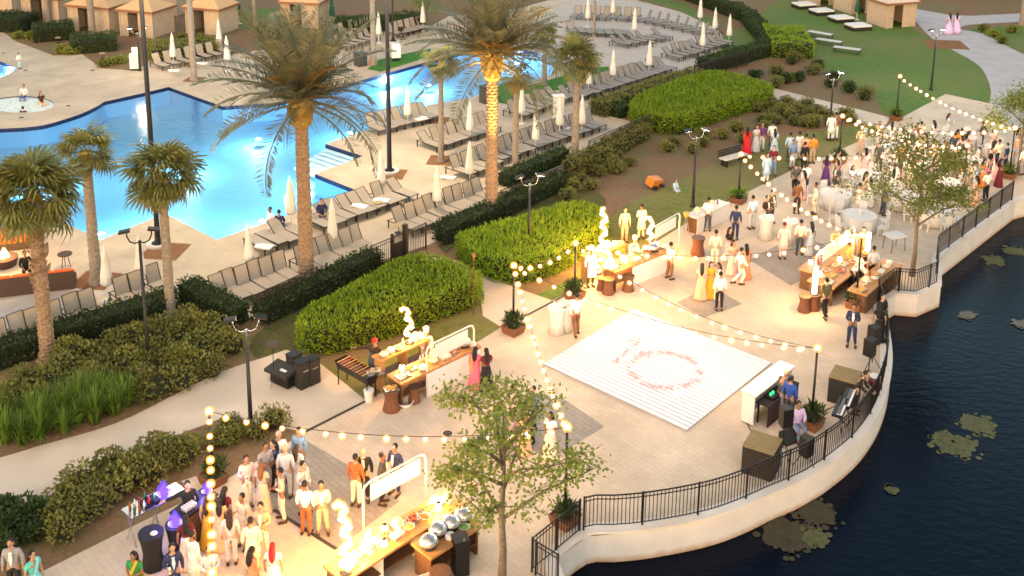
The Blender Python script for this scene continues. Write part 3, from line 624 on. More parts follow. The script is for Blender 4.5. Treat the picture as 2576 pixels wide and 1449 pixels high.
# dark garden trees beyond the lawn at the top edge
for i, (px, py) in enumerate([(1960, -30), (2060, -62), (2180, -75), (2300, -40), (2400, -20), (2500, -5), (2600, 0), (1840, -60), (1700, -85), (1560, -95), (1300, -45), (1150, -60), (900, -55), (700, -60), (560, -75), (380, -80), (200, -85), (20, -80)]):
    st = R.getstate(); R.seed(i + 60); t = thing('garden_tree', 'dark leafy garden tree along the top edge, %s from the %s' % (ORD[i if i < 7 else i - 7], 'right lawn end' if i < 7 else 'top middle'), 'tree', G(px, py), 0, 'dark trees beyond the garden')
    mb = MB(); mb.tube([(0, 0, 0), (.1, 0, 2.2)], [.2, .12], 7); ob('trunk', mb.mesh('trunk', m_bark), t); mb = MB()
    cl = [(R.uniform(-1.8, 1.8), R.uniform(-1.8, 1.8), R.uniform(1., 4.2)) for _ in range(16)]
    for _ in range(1500):
        c = R.choice(cl); d = Vector((R.gauss(0, 1), R.gauss(0, 1), R.gauss(.2, 1))).normalized(); leaves(mb, Vector(c) + d * R.uniform(.6, 1.), d, .3, .2, .6)
    ob('crown', mb.mesh('crown', m_leafH, fix=False), t); R.setstate(st)
# ================================================================== LAMPS, POLES, STRING LIGHTS
m_bulb = emis('bulb_glow', (1, .92, .76), 5.5); m_halo = glowshell('amber_halo', (1, .38, .06), .9, .74)  # amber shell paints the orange bloom round each bulb
for m in (m_bulb, m_halo): m.cycles.emission_sampling = 'NONE'
m_head = M('lamp_lens', (.9, .85, .75), rough=.3, emit=(1, .86, .66), es=9); m_headoff = M('lamp_lens_off', (.75, .72, .68), rough=.3)
def lamp_post(px, py, top, label, lit=True, az=0., sc=1., power=45):
    h = HT(px, py, top); t = thing('lamp_post', label, 'lamp post', G(px, py), az, 'double headed garden lamp posts')
    mb = MB(); mb.lathe([(.16, 0), (.16, .05), (.09, .12), (.075, .6), (.05, h)], 10); ob('pole', mb.mesh('pole', m_black, True), t)
    for s in (-1, 1):
        mb = MB(); mb.tube([(0, 0, h - .05), (s * .16, 0, h - .10), (s * .33, 0, h - .02), (s * .42, 0, h + .18), (s * .43, 0, h + .36)], [.028] * 5, 6); ob('arm', mb.mesh('arm', m_black, True), t)
        hd = MB(); hd.box((s * .50, 0, h + .40), (.40, .26, .08), 0, 0, s * .14); o = ob('lamp_head', hd.mesh('lamp_head', m_black), t)
        ln = MB(); ln.box((s * .495, 0, h + .352), (.30, .18, .02), 0, 0, s * .14); ob('lens', ln.mesh('lens', m_head if lit else m_headoff), o)
    if lit: point(t, (0, 0, h + .3), power, (1, .8, .55), .12)
    return t
lamp_post(375, 930, 605, 'lamp post with two dark heads in the left shrub bed', False, .25)
lamp_post(632, 1085, 828, 'lit lamp post by the near path with pale pole top', True, .2)
lamp_post(1330, 640, 462, 'lit lamp post standing in the middle grass bed', True, .3)
lamp_post(1743, 520, 345, 'lit lamp post on the slope lawn left of the bench', True, .3)
lamp_post(2085, 350, 198, 'lit lamp post by the narrow path above the guests', True, .3)
lamp_post(2342, 226, 88, 'lit lamp post on the far lawn by the walkway', True, .3)
lamp_post(352, 178, 82, 'short lit lamp post by the pool corner hedge', True, .3)
def tall_pole(px, py, top, label, r=.11, arms=True):
    h = HT(px, py, top); t = thing('light_pole', label, 'light pole', G(px, py), 0, 'tall black floodlight poles')
    mb = MB(); mb.lathe([(.30, .001), (.30, .16), (.16, .2), (r * 1.25, .5), (r * .75, h)], 12); ob('pole', mb.mesh('pole', m_black, True), t)
    mb = MB(); mb.lathe([(.55, .0), (.55, .12), (.34, .121)], 18); ob('footing', mb.mesh('footing', m_conc), t)
    if arms:
        mb = MB(); mb.tube([(-.9, 0, h - .1), (.9, 0, h - .1)], .04, 6); ob('cross_arm', mb.mesh('cross_arm', m_black), t)
        for s in (-.8, 0, .8):
            mb = MB(); mb.box((s, 0, h - .32), (.42, .34, .3), 0, .4); o = ob('floodlight', mb.mesh('floodlight', m_black), t); mb = MB(); mb.box((s, 0, h - .5), (.34, .26, .02), 0, .4); ob('lens', mb.mesh('lens', m_head), o)
    return t, h
FLOODS = []
for px, py, top, lb in [(398, 617, -190, 'tall black light pole left of the pool with concrete ring foot'), (980, 433, -190, 'tall black light pole on the deck by the pool steps')]:
    t, h = tall_pole(px, py, top, lb); FLOODS.append((t, h))
tall_pole(989, 106, -150, 'thin black pole behind the middle lounger row', .06, False)
FC = (1, .74, .46)
def flood(i, aims, power):
    t, h = FLOODS[i]
    for q, k, a in aims:
        g = G(*q); spot(t, (0, .1, h - .75), (g - t.location), power * k, FC, a, .9, .3, 'flood_light')
flood(0, [((330, 690), 1., 115), ((230, 200), 2.0, 90), ((480, 200), .8, 80)], 1500)
flood(1, [((960, 520), 1., 115), ((1150, 400), .8, 100), ((850, 160), .7, 80)], 1500)
# string light poles in wooden planters
m_plwood = M('planter_wood', (.16, .065, .03), (.24, .10, .05), 10, .6)
PLT = MB(); PLT.lathe([(.42, 0), (.52, .34), (.46, .34), (.44, .27)], 4); PLANTER = [('box', PLT.mesh('box', m_plwood)), ('soil', MB().lathe([(.45, .24), (.44, .28)], 4).mesh('soil', m_soil))]
PTF = shrub_mesh(300, .42, .55, m_leafH, .26, .05, .9, 18); PTF2 = shrub_mesh(300, .42, .5, m_leafG, .26, .06, .9, 19)
mb = MB(); mb.ball((0, 0, 0), .058, 8, 6); me_bulb = mb.mesh('bulb', m_bulb, True); mb = MB(); mb.ball((0, 0, 0), .118, 10, 7); me_bulb_halo = mb.mesh('globe', m_halo, True)
SP = {}
def string_pole(key, px, py, top, label, planter='planter', pdx=(0, 0), green=True):
    g = G(px, py); h = HT(px, py, top); t = thing('string_light_pole', label, 'pole', g, 0, 'black poles carrying the string lights')
    mb = MB(); mb.tube([(0, 0, .02), (0, 0, h - .15)], [.05, .04], 8); ob('pole', mb.mesh('pole', m_black, True), t)
    mb = MB(); mb.tube([(0, 0, h - .16), (0, 0, h - .06)], .05, 8); c = ob('socket', mb.mesh('socket', m_black), t)
    for dz in (0.,):
        o = ob('bulb', me_bulb, t, (0, 0, h + dz), scale=1.25); ob('globe', me_bulb_halo, o)
    SP[key] = g + Vector((0, 0, h)); lb = label.split(' with ')[0].replace('string light pole', '').strip()
    if planter:
        q = g + Vector((pdx[0], pdx[1], 0)); spawn(PLANTER, 'planter', 'wooden planter at the foot of the %s' % lb, 'planter', q, radians(48.6 + 45), 'wooden planters of the light poles')
        spawn(PTF if R.random() < .5 else PTF2, 'planter_plant', 'leafy plant in the planter of the %s' % lb, 'plant', q + Vector((0, 0, .22)), R.uniform(0, 6), 'plants in the light pole planters')
string_pole('1', 537, 1216, 1035, 'leftmost string light pole with bulbs hanging down to the front')
string_pole('2', 1291, 838, 668, 'string light pole right of the near grass bed')
string_pole('3', 1445, 752, 612, 'string light pole between middle food station and round table')
string_pole('4', 2040, 1074, 876, 'string light pole beside the booth of the music players')
string_pole('5', 1857, 510, 388, 'string light pole at the lawn edge below the bench')
string_pole('6', 2110, 410, 292, 'string light pole at the lawn edge near the guests in white')
string_pole('7', 2254, 302, 192, 'farthest string light pole at the lawn corner')
string_pole('8', 2152, 775, 592, 'string light pole beside the lakeside buffet')
string_pole('9', 2538, 448, 322, 'string light pole at the right edge by the railing')
string_pole('10', 1421, 1318, 1075, 'string light pole behind the near tree at the railing corner')
string_pole('11', 2421, 480, 366, 'string light pole amid the banquet tables', None)
string_pole('0', 552, 1760, 1460, 'string light pole just below the frame', None)
def string_lights(a, b, n, sag, label, power=42, every=3):
    A, B = SP[a] if isinstance(a, str) else a, SP[b] if isinstance(b, str) else b
    t = thing('string_lights', label, 'string lights', A, 0, 'strings of festoon bulbs over the terrace')
    P = lambda s: (B - A) * s - Vector((0, 0, sag * 4 * s * (1 - s)))
    mb = MB(); mb.tube([P(i / 20) for i in range(21)], .011, 4); ob('wire', mb.mesh('wire', m_black), t)
    for i in range(n):
        p = P((i + .8 + R.uniform(-.16, .16)) / (n + .6)); o = ob('bulb', me_bulb, t, p - Vector((0, 0, .1)), scale=R.uniform(.78, 1.12)); ob('globe', me_bulb_halo, o)
    k = max(1, n // every)
    for i in range(k): point(t, P((i + .5) / k) - Vector((0, 0, .35)), power * n / k / 3., (1, .66, .35), .18)
SPOW = 8.5
string_lights('1', '10', 17, .55, 'string of bulbs from the leftmost pole to the pole behind the near tree', SPOW)
string_lights('10', '2', 18, .45, 'string of bulbs running away left of the white dance floor', SPOW)
string_lights('2', '4', 18, .65, 'string of bulbs crossing just behind the dance floor', SPOW)
string_lights('3', '4', 17, .75, 'string of bulbs from middle food station to the booth pole', SPOW)
string_lights('3', '8', 18, .75, 'string of bulbs over the paving between both food stations', SPOW)
string_lights('2', '3', 6, .35, 'short string of bulbs between the two poles by the garden path', SPOW)
string_lights('5', '8', 17, .6, 'string of bulbs from the lawn edge to the lakeside buffet', SPOW)
string_lights('5', '11', 17, .35, 'string of bulbs across the white banquet tables', SPOW)
string_lights('6', '11', 15, .5, 'string of bulbs slanting over the banquet guests', SPOW)
string_lights('6', '9', 16, .5, 'string of bulbs from the lawn edge to the right railing pole', SPOW)
string_lights('7', '9', 17, .4, 'farthest string of bulbs beside the lawn corner', SPOW)
string_lights('0', '1', 13, .25, 'string of bulbs coming toward the viewer over the left guests', SPOW)

# ================================================================== RAILINGS AND FENCES
def rail_fence(name, label, pts, h, post_s, pick_s, cat='railing', mat=m_black, r=.011, base=.0, rails=(.09, .88, 1.), post=True, group=None):
    P = [Vector((p[0], p[1], 0)) for p in pts]; seg = [0.]
    for i in range(1, len(P)): seg.append(seg[-1] + (P[i] - P[i - 1]).length)
    T = seg[-1]; o = P[0].copy()
    def at(s):
        for i in range(1, len(P)):
            if s <= seg[i] + 1e-6: return P[i - 1].lerp(P[i], (s - seg[i - 1]) / max(1e-6, seg[i] - seg[i - 1])) - o
        return P[-1] - o
    t = thing(name, label, cat, o + Vector((0, 0, base)), 0, group)
    for f in rails:
        mb = MB(); mb.tube([p - o + Vector((0, 0, f * h)) for p in P], .024 if f > .95 else .017, 4); ob('rail', mb.mesh('rail', mat), t)
    pm = MB(); pm.box((0, 0, h * .5 + .01), (.055, .055, h + .05)); pmesh = pm.mesh('post', mat); n = max(1, round(T / post_s))
    if post:
        for i in range(n + 1):
            q = at(T * i / n); ob('post', pmesh, t, q)
    km = MB(); km.box((0, 0, h * (rails[0] + rails[-1]) / 2), (r * 2, r * 2, h * (rails[-1] - rails[0]))); kmesh = km.mesh('picket', mat); k = int(T / pick_s)
    for i in range(k): ob('picket', kmesh, t, at(T * (i + .5) / k))
    return t
ri = offs(lw2, .2); i0 = min(range(len(lw2)), key=lambda i: (Vector(lw2[i]) - Vector(gl[3])).length); i1 = min(range(len(lw2)), key=lambda i: (Vector(lw2[i]) - Vector(gl[19])).length)
rail_fence('terrace_railing', 'black curved railing along the sea wall edge of the terrace', ri[i0:i1 + 1], 1.08, 1.85, .12, base=.085)
rail_fence('terrace_railing', 'black railing round the square bay and straight sea wall at right', [ri[i1]] + ri[i1 + 1:i1 + 6], 1.08, 1.6, .13, base=.085)
c0 = ri[i0]; q1 = G(1338, 1440); q2 = G(1402, 1476)
rail_fence('terrace_railing', 'black railing corner at the bottom edge behind the near tree', [(c0.x - .12, c0.y - .02), (q1.x, q1.y)], 1.08, 1.4, .13, base=.02)
rail_fence('terrace_railing', 'short black railing return at the very bottom edge', [(q1.x + .1, q1.y - .12), (q2.x, q2.y - .1)], 1.08, 1.4, .13, base=.02)
def pxl(*a): return [(q.x, q.y) for q in (G(*p) for p in a)]
m_fence = M('fence_metal', (.03, .022, .018), rough=.5, metal=.3)
GRP = 'dark metal pool fence runs'
rail_fence('pool_fence', 'dark pool fence in front of the hedge by the big palm foot', pxl((655, 812), (800, 742)), 1.3, 1.8, .12, 'fence', m_fence, group=GRP)
rail_fence('pool_fence', 'dark pool fence from hedge end to the pool gate', pxl((935, 690), (985, 668)), 1.35, .9, .11, 'fence', m_fence, group=GRP)
rail_fence('pool_fence', 'dark pool fence right of the pool gate', pxl((1022, 652), (1072, 628)), 1.35, 1.1, .11, 'fence', m_fence, group=GRP)
rail_fence('pool_fence', 'dark pool fence behind the middle grass bed', pxl((1260, 530), (1425, 462)), 1.1, 1.8, .12, 'fence', m_fence, group=GRP)
rail_fence('pool_fence', 'dark pool fence end above the mulch bank', pxl((1480, 408), (1632, 338)), 1.3, 1.8, .12, 'fence', m_fence, group=GRP)
rail_fence('pool_fence', 'dark fence run beside the narrow path start', pxl((1745, 205), (1790, 190), (1880, 165)), 1.2, 1.5, .14, 'fence', m_fence, group=GRP)
def gate():
    A, B = G(988, 666), G(1020, 653); d = (B - A); L_ = d.length; t = thing('pool_gate', 'dark pool gate with two stout posts between hedges', 'gate', A, atan2(d.y, d.x))
    for x, w, hh in ((0, .12, 1.5), (L_, .18, 1.75)):
        mb = MB(); mb.box((x, 0, hh / 2), (w, w, hh)); ob('gate_post', mb.mesh('gate_post', m_fence), t)
    mb = MB(); mb.box((L_ / 2, 0, .55), (L_ - .2, .04, .9)); ob('gate_panel', mb.mesh('gate_panel', m_fence), t)
    for k in range(8):
        mb = MB(); mb.box((.12 + (L_ - .24) * k / 7, 0, 1.15), (.02, .02, .36)); ob('picket', mb.mesh('picket', m_fence), t)
    mb = MB(); mb.box((L_ / 2, 0, 1.34), (L_ - .16, .04, .05)); ob('top_rail', mb.mesh('top_rail', m_fence), t)
gate()

# ================================================================== POOL FURNITURE
m_sling = M('sling_fabric', (.34, .29, .23), (.40, .345, .28), 30, .85); m_slingd = M('sling_fabric_grey', (.26, .235, .21), (.31, .28, .25), 30, .85); m_frame = M('lounger_frame', (.035, .026, .022), rough=.45, metal=.2)
def lounger_spec(back, sl):
    f = MB()
    for s in (-1, 1): f.tube([(-.95, s * .33, .36), (.95, s * .33, .36)], .025, 4)
    for x in (-.9, -.3, .93): f.tube([(x, -.33, .36), (x, .33, .36)], .02, 4)
    sp = [('frame', f.mesh('frame', m_frame))]
    lg = MB(); lg.box((0, 0, .175), (.05, .05, .35)); lm_ = lg.mesh('leg', m_frame)
    for x in (-.85, .85):
        for s in (-.31, .31): sp.append(('leg', lm_, None, Matrix.Translation((x, s, 0))))
    st = MB(); st.box((.33 if back else 0, 0, .385), (1.22 if back else 1.86, .6, .025)); sp.append(('seat', st.mesh('seat', sl)))
    if back:
        an = radians(back); b = MB(); c, s_ = cos(an), sin(an); o = Vector((-.29, 0, .39)); e = o + Vector((-c * .78, 0, s_ * .78)); nn = Vector((s_, 0, c)) * .012
        b.add([o + Vector((0, y, 0)) + nn * k for k in (-1, 1) for y in (-.29, .29)] + [e + Vector((0, y, 0)) + nn * k for k in (-1, 1) for y in (-.29, .29)], [(0, 1, 5, 4), (2, 6, 7, 3), (0, 4, 6, 2), (1, 3, 7, 5), (4, 5, 7, 6), (0, 2, 3, 1)])
        bf = MB()
        for y in (-.32, .32): bf.tube([o + Vector((0, y, 0)), e + Vector((0, y, 0))], .022, 4)
        bf.tube([e + Vector((0, -.32, 0)), e + Vector((0, .32, 0))], .022, 4); sp.append(('backrest', b.mesh('backrest', sl), [('back_frame', bf.mesh('back_frame', m_frame))]))
    return sp
LGS = {(b, g): lounger_spec(b, (m_sling, m_slingd)[g]) for b in (0, 38, 62, 72) for g in (0, 1)}
def lounger_row(a, b, n, desc, g=0, backs=(62, 72, 62), skip=(), turn=0., foot=1):
    A, B = G(*a), G(*b); d = B - A; az = atan2(d.y, d.x) - pi / 2 * foot + radians(turn); j = 0
    for i in range(n):
        if i in skip: continue
        p = A.lerp(B, i / max(1, n - 1)) + Vector((R.uniform(-.06, .06), R.uniform(-.1, .1), 0))
        spawn(LGS[(R.choice(backs), g)], 'lounger', '%s lounger, %s from left in row %s' % ('tan' if g == 0 else 'grey', ORD[j], desc), 'lounger', p + Vector((0, 0, .012)), az + R.uniform(-.05, .05), 'loungers %s' % desc); j += 1
lounger_row((10, 886), (400, 738), 10, 'behind the lower left hedge', 0, (72, 72, 62), (6,))
lounger_row((560, 762), (910, 630), 13, 'behind the hedge left of the gate', 0, (72, 62), (6,))
lounger_row((655, 628), (1010, 497), 14, 'along the lower pool edge', 0, (38, 62, 38, 0), (4,))
lounger_row((1020, 580), (1212, 505), 9, 'behind the fence right of the gate', 0, (72, 62))
lounger_row((945, 332), (1072, 300), 7, 'on the deck behind the pool steps', 0, (38, 62))
lounger_row((1085, 374), (1225, 328), 8, 'in the middle of the deck', 0, (62, 38))
lounger_row((1160, 442), (1228, 416), 4, 'left of the golden palm trunk', 0, (62, 72))
lounger_row((1300, 296), (1400, 255), 7, 'by the grass strip', 0, (62, 38))
lounger_row((1248, 402), (1490, 322), 13, 'along the hedge behind the fence end', 1, (62, 72))
lounger_row((1432, 252), (1672, 178), 17, 'along the flat hedge', 1, (62, 72, 38))
lounger_row((1692, 150), (1815, 112), 9, 'in the lounger terrace corner', 1, (38, 62))
lounger_row((1450, 46), (1600, 52), 7, 'on the left half of the terrace arc', 1, (72, 62), turn=-14)
lounger_row((1622, 56), (1790, 92), 8, 'on the right half of the terrace arc', 1, (72, 62), turn=-38)
lounger_row((1440, 84), (1575, 92), 7, 'second on the terrace', 1, (38, 0), turn=20)
lounger_row((1560, 118), (1665, 100), 6, 'innermost on the terrace', 1, (0, 38), turn=25)
lounger_row((402, 172), (560, 138), 7, 'in front of the tan cabanas', 0, (72, 62))
lounger_row((866, 92), (892, 84), 2, 'upper left of the pale trunk', 0, (72,))
lounger_row((858, 124), (932, 100), 5, 'near the bin and the cone', 0, (72, 62))
lounger_row((988, 92), (1062, 74), 6, 'behind the thin pole', 0, (72, 62))
for i, (px, py) in enumerate([(2062, 95), (2084, 114), (2130, 134)]):
    spawn(LGS[(0, 1)], 'lounger', 'flat pale lounger on the far lawn, %s from the left' % ORD[i], 'lounger', G(px, py), radians(-42 + 6 * i), 'flat loungers on the far lawn', over={'seat': M('pale_sling', (.55, .54, .53), rough=.8)}, scale=1.15)
# closed umbrellas
m_canvas = M('white_canvas', (.66, .63, .60), (.72, .70, .67), 8, .85)
def umb_spec(c):
    p = MB(); p.tube([(0, 0, .06), (0, 0, 2.62)], .022, 6); b = MB(); b.lathe([(.26, 0), (.26, .05), (.06, .09)], 12)
    w = MB(); w.lathe([(.20, .78), (.23, .86), (.21, 1.2), (.15, 1.7), (.12, 2.0), (.14, 2.08), (.12, 2.2), (.05, 2.5), (.015, 2.58)], 20, wob=lambda a, j: 1 + (.16 if j < 5 else .06) * sin(a * 8)); f = MB(); f.ball((0, 0, 2.63), .03, 6, 5)
    s = MB(); s.lathe([(.142, 1.62), (.142, 1.70)], 16)
    return [('pole', p.mesh('pole', m_white)), ('base', b.mesh('base', m_conc)), ('canopy', w.mesh('canopy', c, True), [('strap', s.mesh('strap', m_canvas))]), ('finial', f.mesh('finial', m_white))]
UMB = umb_spec(m_canvas); UMBG = umb_spec(M('green_canvas', (.01, .09, .06), rough=.8))
U_ = [(437, 168, 'in front of the cabana hedge'), (553, 132, 'beside the right tan cabana'), (573, 178, 'at the lounger row end by the cabanas'), (953, 108, 'by the pale smooth trunk'), (1064, 78, 'at the top edge beside the leafy tree'), (1478, 68, 'leftmost in the lounger terrace arc'), (1541, 52, 'at the top edge of the lounger terrace'),
      (1595, 98, 'in the middle of the lounger terrace'), (1760, 66, 'at the top right hedge corner'), (1797, 92, 'right of the hedge corner umbrella'), (1833, 112, 'rightmost in front of the curved hedge'), (1766, 138, 'lowest at the right end of the terrace arc'), (1632, 190, 'alone on the open terrace'), (1480, 238, 'behind the right cabbage palm crown'), (1541, 215, 'beside the grass strip end'),
      (1407, 345, 'between lounger rows near the white cart'), (1312, 312, 'right behind the thin palm trunk'), (1347, 382, 'in front of the hedge row loungers'), (1463, 340, 'right of the cabbage palm trunk'), (1182, 358, 'on the deck left of the golden trunk'), (1026, 318, 'pink tinged at the far pool edge'),
      (1181, 468, 'in front of the golden trunk lounger row'), (1099, 540, 'on the open deck left of the fence row'), (960, 494, 'at the right end of the pool edge row'), (733, 575, 'at the pool edge next to the swimmers'), (838, 638, 'right of the big palm trunk'), (629, 702, 'in front of the pool corner'), (272, 758, 'left of the slim palm foot pair'), (357, 735, 'behind the unlit lamp post')]
for px, py, d in U_: spawn(UMB, 'umbrella', 'closed white umbrella %s' % d, 'umbrella', G(px, py), R.uniform(0, 6), 'closed white pool umbrellas', R.uniform(.97, 1.05))
for px, py, d in [(602, 60, 'left of the middle cabana'), (2155, 50, 'beside the lawn cabana'), (836, 60, 'at the right side of the middle cabana')]: spawn(UMBG, 'umbrella', 'closed dark green umbrella %s' % d, 'umbrella', G(px, py), 0, 'closed green umbrellas')
# cabanas
m_roof = M('cabana_roof', (.50, .33, .17), (.56, .38, .20), 3, .85); m_curt = M('cabana_curtain', (.42, .33, .25), (.48, .39, .30), 4, .9); m_roofg = M('cabana_roof_pale', (.50, .42, .36), (.55, .47, .40), 3, .85)
def cabana(px, py, w, d, az, label, roof=m_roof, h=2.35):
    t = thing('cabana', label, 'cabana', G(px, py), radians(az), 'curtained cabanas')
    pm = MB(); pm.box((0, 0, h / 2), (.09, .09, h)); pme = pm.mesh('post', m_curt)
    for x in (-1, 1):
        for y in (-1, 1): ob('post', pme, t, (x * (w / 2 - .05), y * (d / 2 - .05), 0))
    mb = MB(); e = .22; mb.add([(-w / 2 - e, -d / 2 - e, h), (w / 2 + e, -d / 2 - e, h), (w / 2 + e, d / 2 + e, h), (-w / 2 - e, d / 2 + e, h), (-.35, -.25, h + .85), (.35, -.25, h + .85), (.35, .25, h + .85), (-.35, .25, h + .85)], [(0, 1, 5, 4), (1, 2, 6, 5), (2, 3, 7, 6), (3, 0, 4, 7), (4, 5, 6, 7), (3, 2, 1, 0)]); r = ob('roof', mb.mesh('roof', roof), t)
    mb = MB(); mb.box((0, 0, h + .98), (.9, .7, .05)); mb.box((0, 0, h + .9), (.5, .36, .12)); ob('roof_vent', mb.mesh('roof_vent', roof), r)
    mb = MB()
    for s in (-1, 1): mb.box((0, s * (d / 2 + e), h - .08), (w + 2 * e, .03, .2)); mb.box((s * (w / 2 + e), 0, h - .08), (.03, d + 2 * e - .04, .2))
    ob('valance', mb.mesh('valance', M('cabana_trim', (.22, .10, .06), rough=.8)), t)
    def curtain(a, b):
        mb = MB(); n = 40; A, B = Vector(a), Vector(b); dd = (B - A).normalized(); s = Vector((-dd.y, dd.x, 0)); vs = []
        for k in range(n + 1): q = A.lerp(B, k / n) + s * .04 * sin(k * 1.9); vs += [(q.x, q.y, .03), (q.x, q.y, h - .1)]
        for k in range(n + 1): q = A.lerp(B, k / n) + s * (.04 * sin(k * 1.9) + .02); vs += [(q.x, q.y, .03), (q.x, q.y, h - .1)]
        m = 2 * (n + 1); mb.add(vs, [(2 * k, 2 * k + 2, 2 * k + 3, 2 * k + 1) for k in range(n)] + [(m + 2 * k, m + 2 * k + 1, m + 2 * k + 3, m + 2 * k + 2) for k in range(n)]); ob('curtain', mb.mesh('curtain', m_curt, True), t)
    x, y = w / 2 - .08, d / 2 - .08
    curtain((-x, y, 0), (x, y, 0)); curtain((x, -y, 0), (x, y, 0)); curtain((-x, -y, 0), (-x, y, 0)); curtain((-x, -y, 0), (-x * .55, -y, 0)); curtain((x * .1, -y, 0), (x, -y, 0))
cabana(372, 85, 3.3, 3., -18, 'tan cabana with closed curtains behind the wide green hedge'); cabana(535, 78, 3.3, 3., -18, 'tan hip roofed cabana right of the grey palm trunk'); cabana(258, 72, 4.2, 3.4, -18, 'curtained cabana behind the square green hedge')
cabana(135, 48, 4., 3.2, -18, 'dim cabana at the top left edge'); cabana(770, 62, 3.4, 3., -10, 'tan cabana half hidden behind a thin trunk'); cabana(430, 30, 3.4, 3., -18, 'rear cabana behind the two tan ones'); cabana(20, 25, 4, 3.2, -18, 'dark cabana in the top left corner')
cabana(2240, 62, 3.2, 2.8, 20, 'pale lawn cabana beside the walkway', m_roofg); cabana(2150, 28, 3., 2.8, 20, 'lawn cabana behind the white daybeds', m_roofg); cabana(2060, 8, 3., 2.8, 20, 'farthest lawn cabana at the top edge', m_roofg)
# daybeds
DB = [('base', MB().box((0, 0, .2), (1.9, 1.5, .3)).mesh('base', m_frame)), ('mattress', MB().box((0, 0, .42), (1.86, 1.46, .14)).mesh('mattress', m_white))]
for i, (px, py) in enumerate([(2022, 20), (2066, 36), (2115, 54), (2158, 74)]): spawn(DB, 'daybed', 'white daybed on the far lawn, %s from the left' % ORD[i], 'daybed', G(px, py), radians(18), 'white daybeds by the lawn cabanas')
# bench
t = thing('bench', 'long pale bench with backrest on the slope lawn', 'bench', G(1845, 412), radians(36)); 
for i in range(3): ob('seat_slat', MB().box((0, -.2 + i * .2, .45), (1.9, .16, .05)).mesh('seat_slat', m_conc), t)
for i in range(3): ob('back_slat', MB().box((0, .34, .55 + i * .15), (1.9, .04, .12)).mesh('back_slat', m_frame), t)
for s in (-.75, .75): ob('leg', MB().box((s, 0, .21), (.1, .5, .42)).mesh('leg', m_frame), t)
# bins, cone, towel cart
for px, py, lb, w, h in [(907, 165, 'dark grey waste bin at the deck corner near the cone', .75, .95), (1226, 258, 'large dark waste bin on the grass strip', .8, 1.1)]:
    t = thing('waste_bin', lb, 'bin', G(px, py), radians(40), 'dark waste bins'); ob('body', MB().box((0, 0, h / 2), (w, w, h)).mesh('body', M('bin_grey', (.05, .048, .05), rough=.6)), t); ob('lid', MB().box((0, 0, h + .04), (w + .06, w + .06, .07)).mesh('lid', m_black), t); ob('slot', MB().box((0, -w / 2 - .005, h * .82), (w * .6, .02, .16)).mesh('slot', m_black), t)
t = thing('traffic_cone', 'orange traffic cone at the pale palm trunk foot', 'cone', G(934, 162)); ob('body', MB().lathe([(.19, .03), (.035, .75)], 12).mesh('body', M('cone_orange', (.8, .13, .03), rough=.5)), t); ob('base', MB().box((0, 0, .015), (.45, .45, .03)).mesh('base', M('cone_orange', (.8, .13, .03))), t)
t = thing('towel_cart', 'white towel cart on the bright grass strip', 'cart', G(996, 152), radians(15)); ob('body', MB().box((0, 0, .75), (.7, .5, 1.0)).mesh('body', m_canvas), t); ob('frame', MB().box((0, 0, .15), (.6, .4, .2)).mesh('frame', m_black), t); ob('towel', MB().box((0, 0, 1.3), (.6, .42, .1)).mesh('towel', m_white), t)
t = thing('towel_cart', 'tall white towel stand between far lounger rows', 'cart', G(1404, 312), radians(15)); ob('body', MB().box((0, 0, 1.), (.6, .5, 1.7)).mesh('body', m_canvas), t); ob('roof', MB().box((0, 0, 1.9), (.75, .62, .06)).mesh('roof', m_white), t); ob('wheel', MB().lathe([(.12, 0), (.12, .06)], 12).mesh('wheel', m_black), t)
t = thing('towel_cart', 'white towel cart beside the short lamp post', 'cart', G(340, 176), radians(10)); ob('body', MB().box((0, 0, .7), (.65, .5, 1.1)).mesh('body', m_canvas), t); ob('sign_board', MB().box((.1, 0, 1.5), (.5, .04, .5)).mesh('sign_board', m_white), t); ob('frame', MB().box((0, 0, .08), (.6, .4, .14)).mesh('frame', m_black), t)
# side tables and towels
ST = [('top', MB().lathe([(.25, .44), (.25, .47)], 12).mesh('top', M('side_table_top', (.38, .30, .14), rough=.6))), ('leg', MB().tube([(0, 0, 0), (0, 0, .44)], .02, 6).mesh('leg', m_frame)), ('foot', MB().lathe([(.18, 0), (.18, .02)], 10).mesh('foot', m_frame))]
for px, py, d in [(1003, 588, 'at the left end of the row right of the gate'), (290, 790, 'in the lower left lounger row'), (777, 690, 'beside the big palm foot'), (1300, 350, 'behind the thin palm'), (1165, 418, 'left of the golden trunk'), (950, 530, 'in the pool edge row'), (478, 168, 'by the grey trunk'), (1640, 118, 'on the far terrace'), (1560, 205, 'at the flat hedge row'), (258, 148, 'beside the square hedge'), (55, 68, 'in the shade at the top left'), (147, 108, 'between the two square hedges')]:
    spawn(ST, 'side_table', 'small round side table %s' % d, 'table', G(px, py), 0, 'small round side tables')
TW = [('fold', MB().box((0, 0, .03), (.7, .5, .06)).mesh('fold', m_white)), ('edge', MB().box((.3, .1, .075), (.3, .4, .03), .3).mesh('edge', m_white))]
for px, py, d, z in [(667, 622, 'on the leftmost pool edge lounger', .4), (908, 520, 'on a pool edge lounger right of the palm', .4), (962, 505, 'on a lounger under the pool edge umbrella', .4), (440, 178, 'on a lounger below the cabanas', .4), (510, 160, 'beside the grey trunk', .4), (1060, 300, 'at the far pool edge loungers', .4), (1418, 325, 'light blue between far rows', .35), (1130, 448, 'left of the golden trunk row', .02)]:
    spawn(TW, 'towel', 'white towel lying %s' % d, 'towel', G(px, py, z) , R.uniform(0, 3), 'towels left on the loungers')
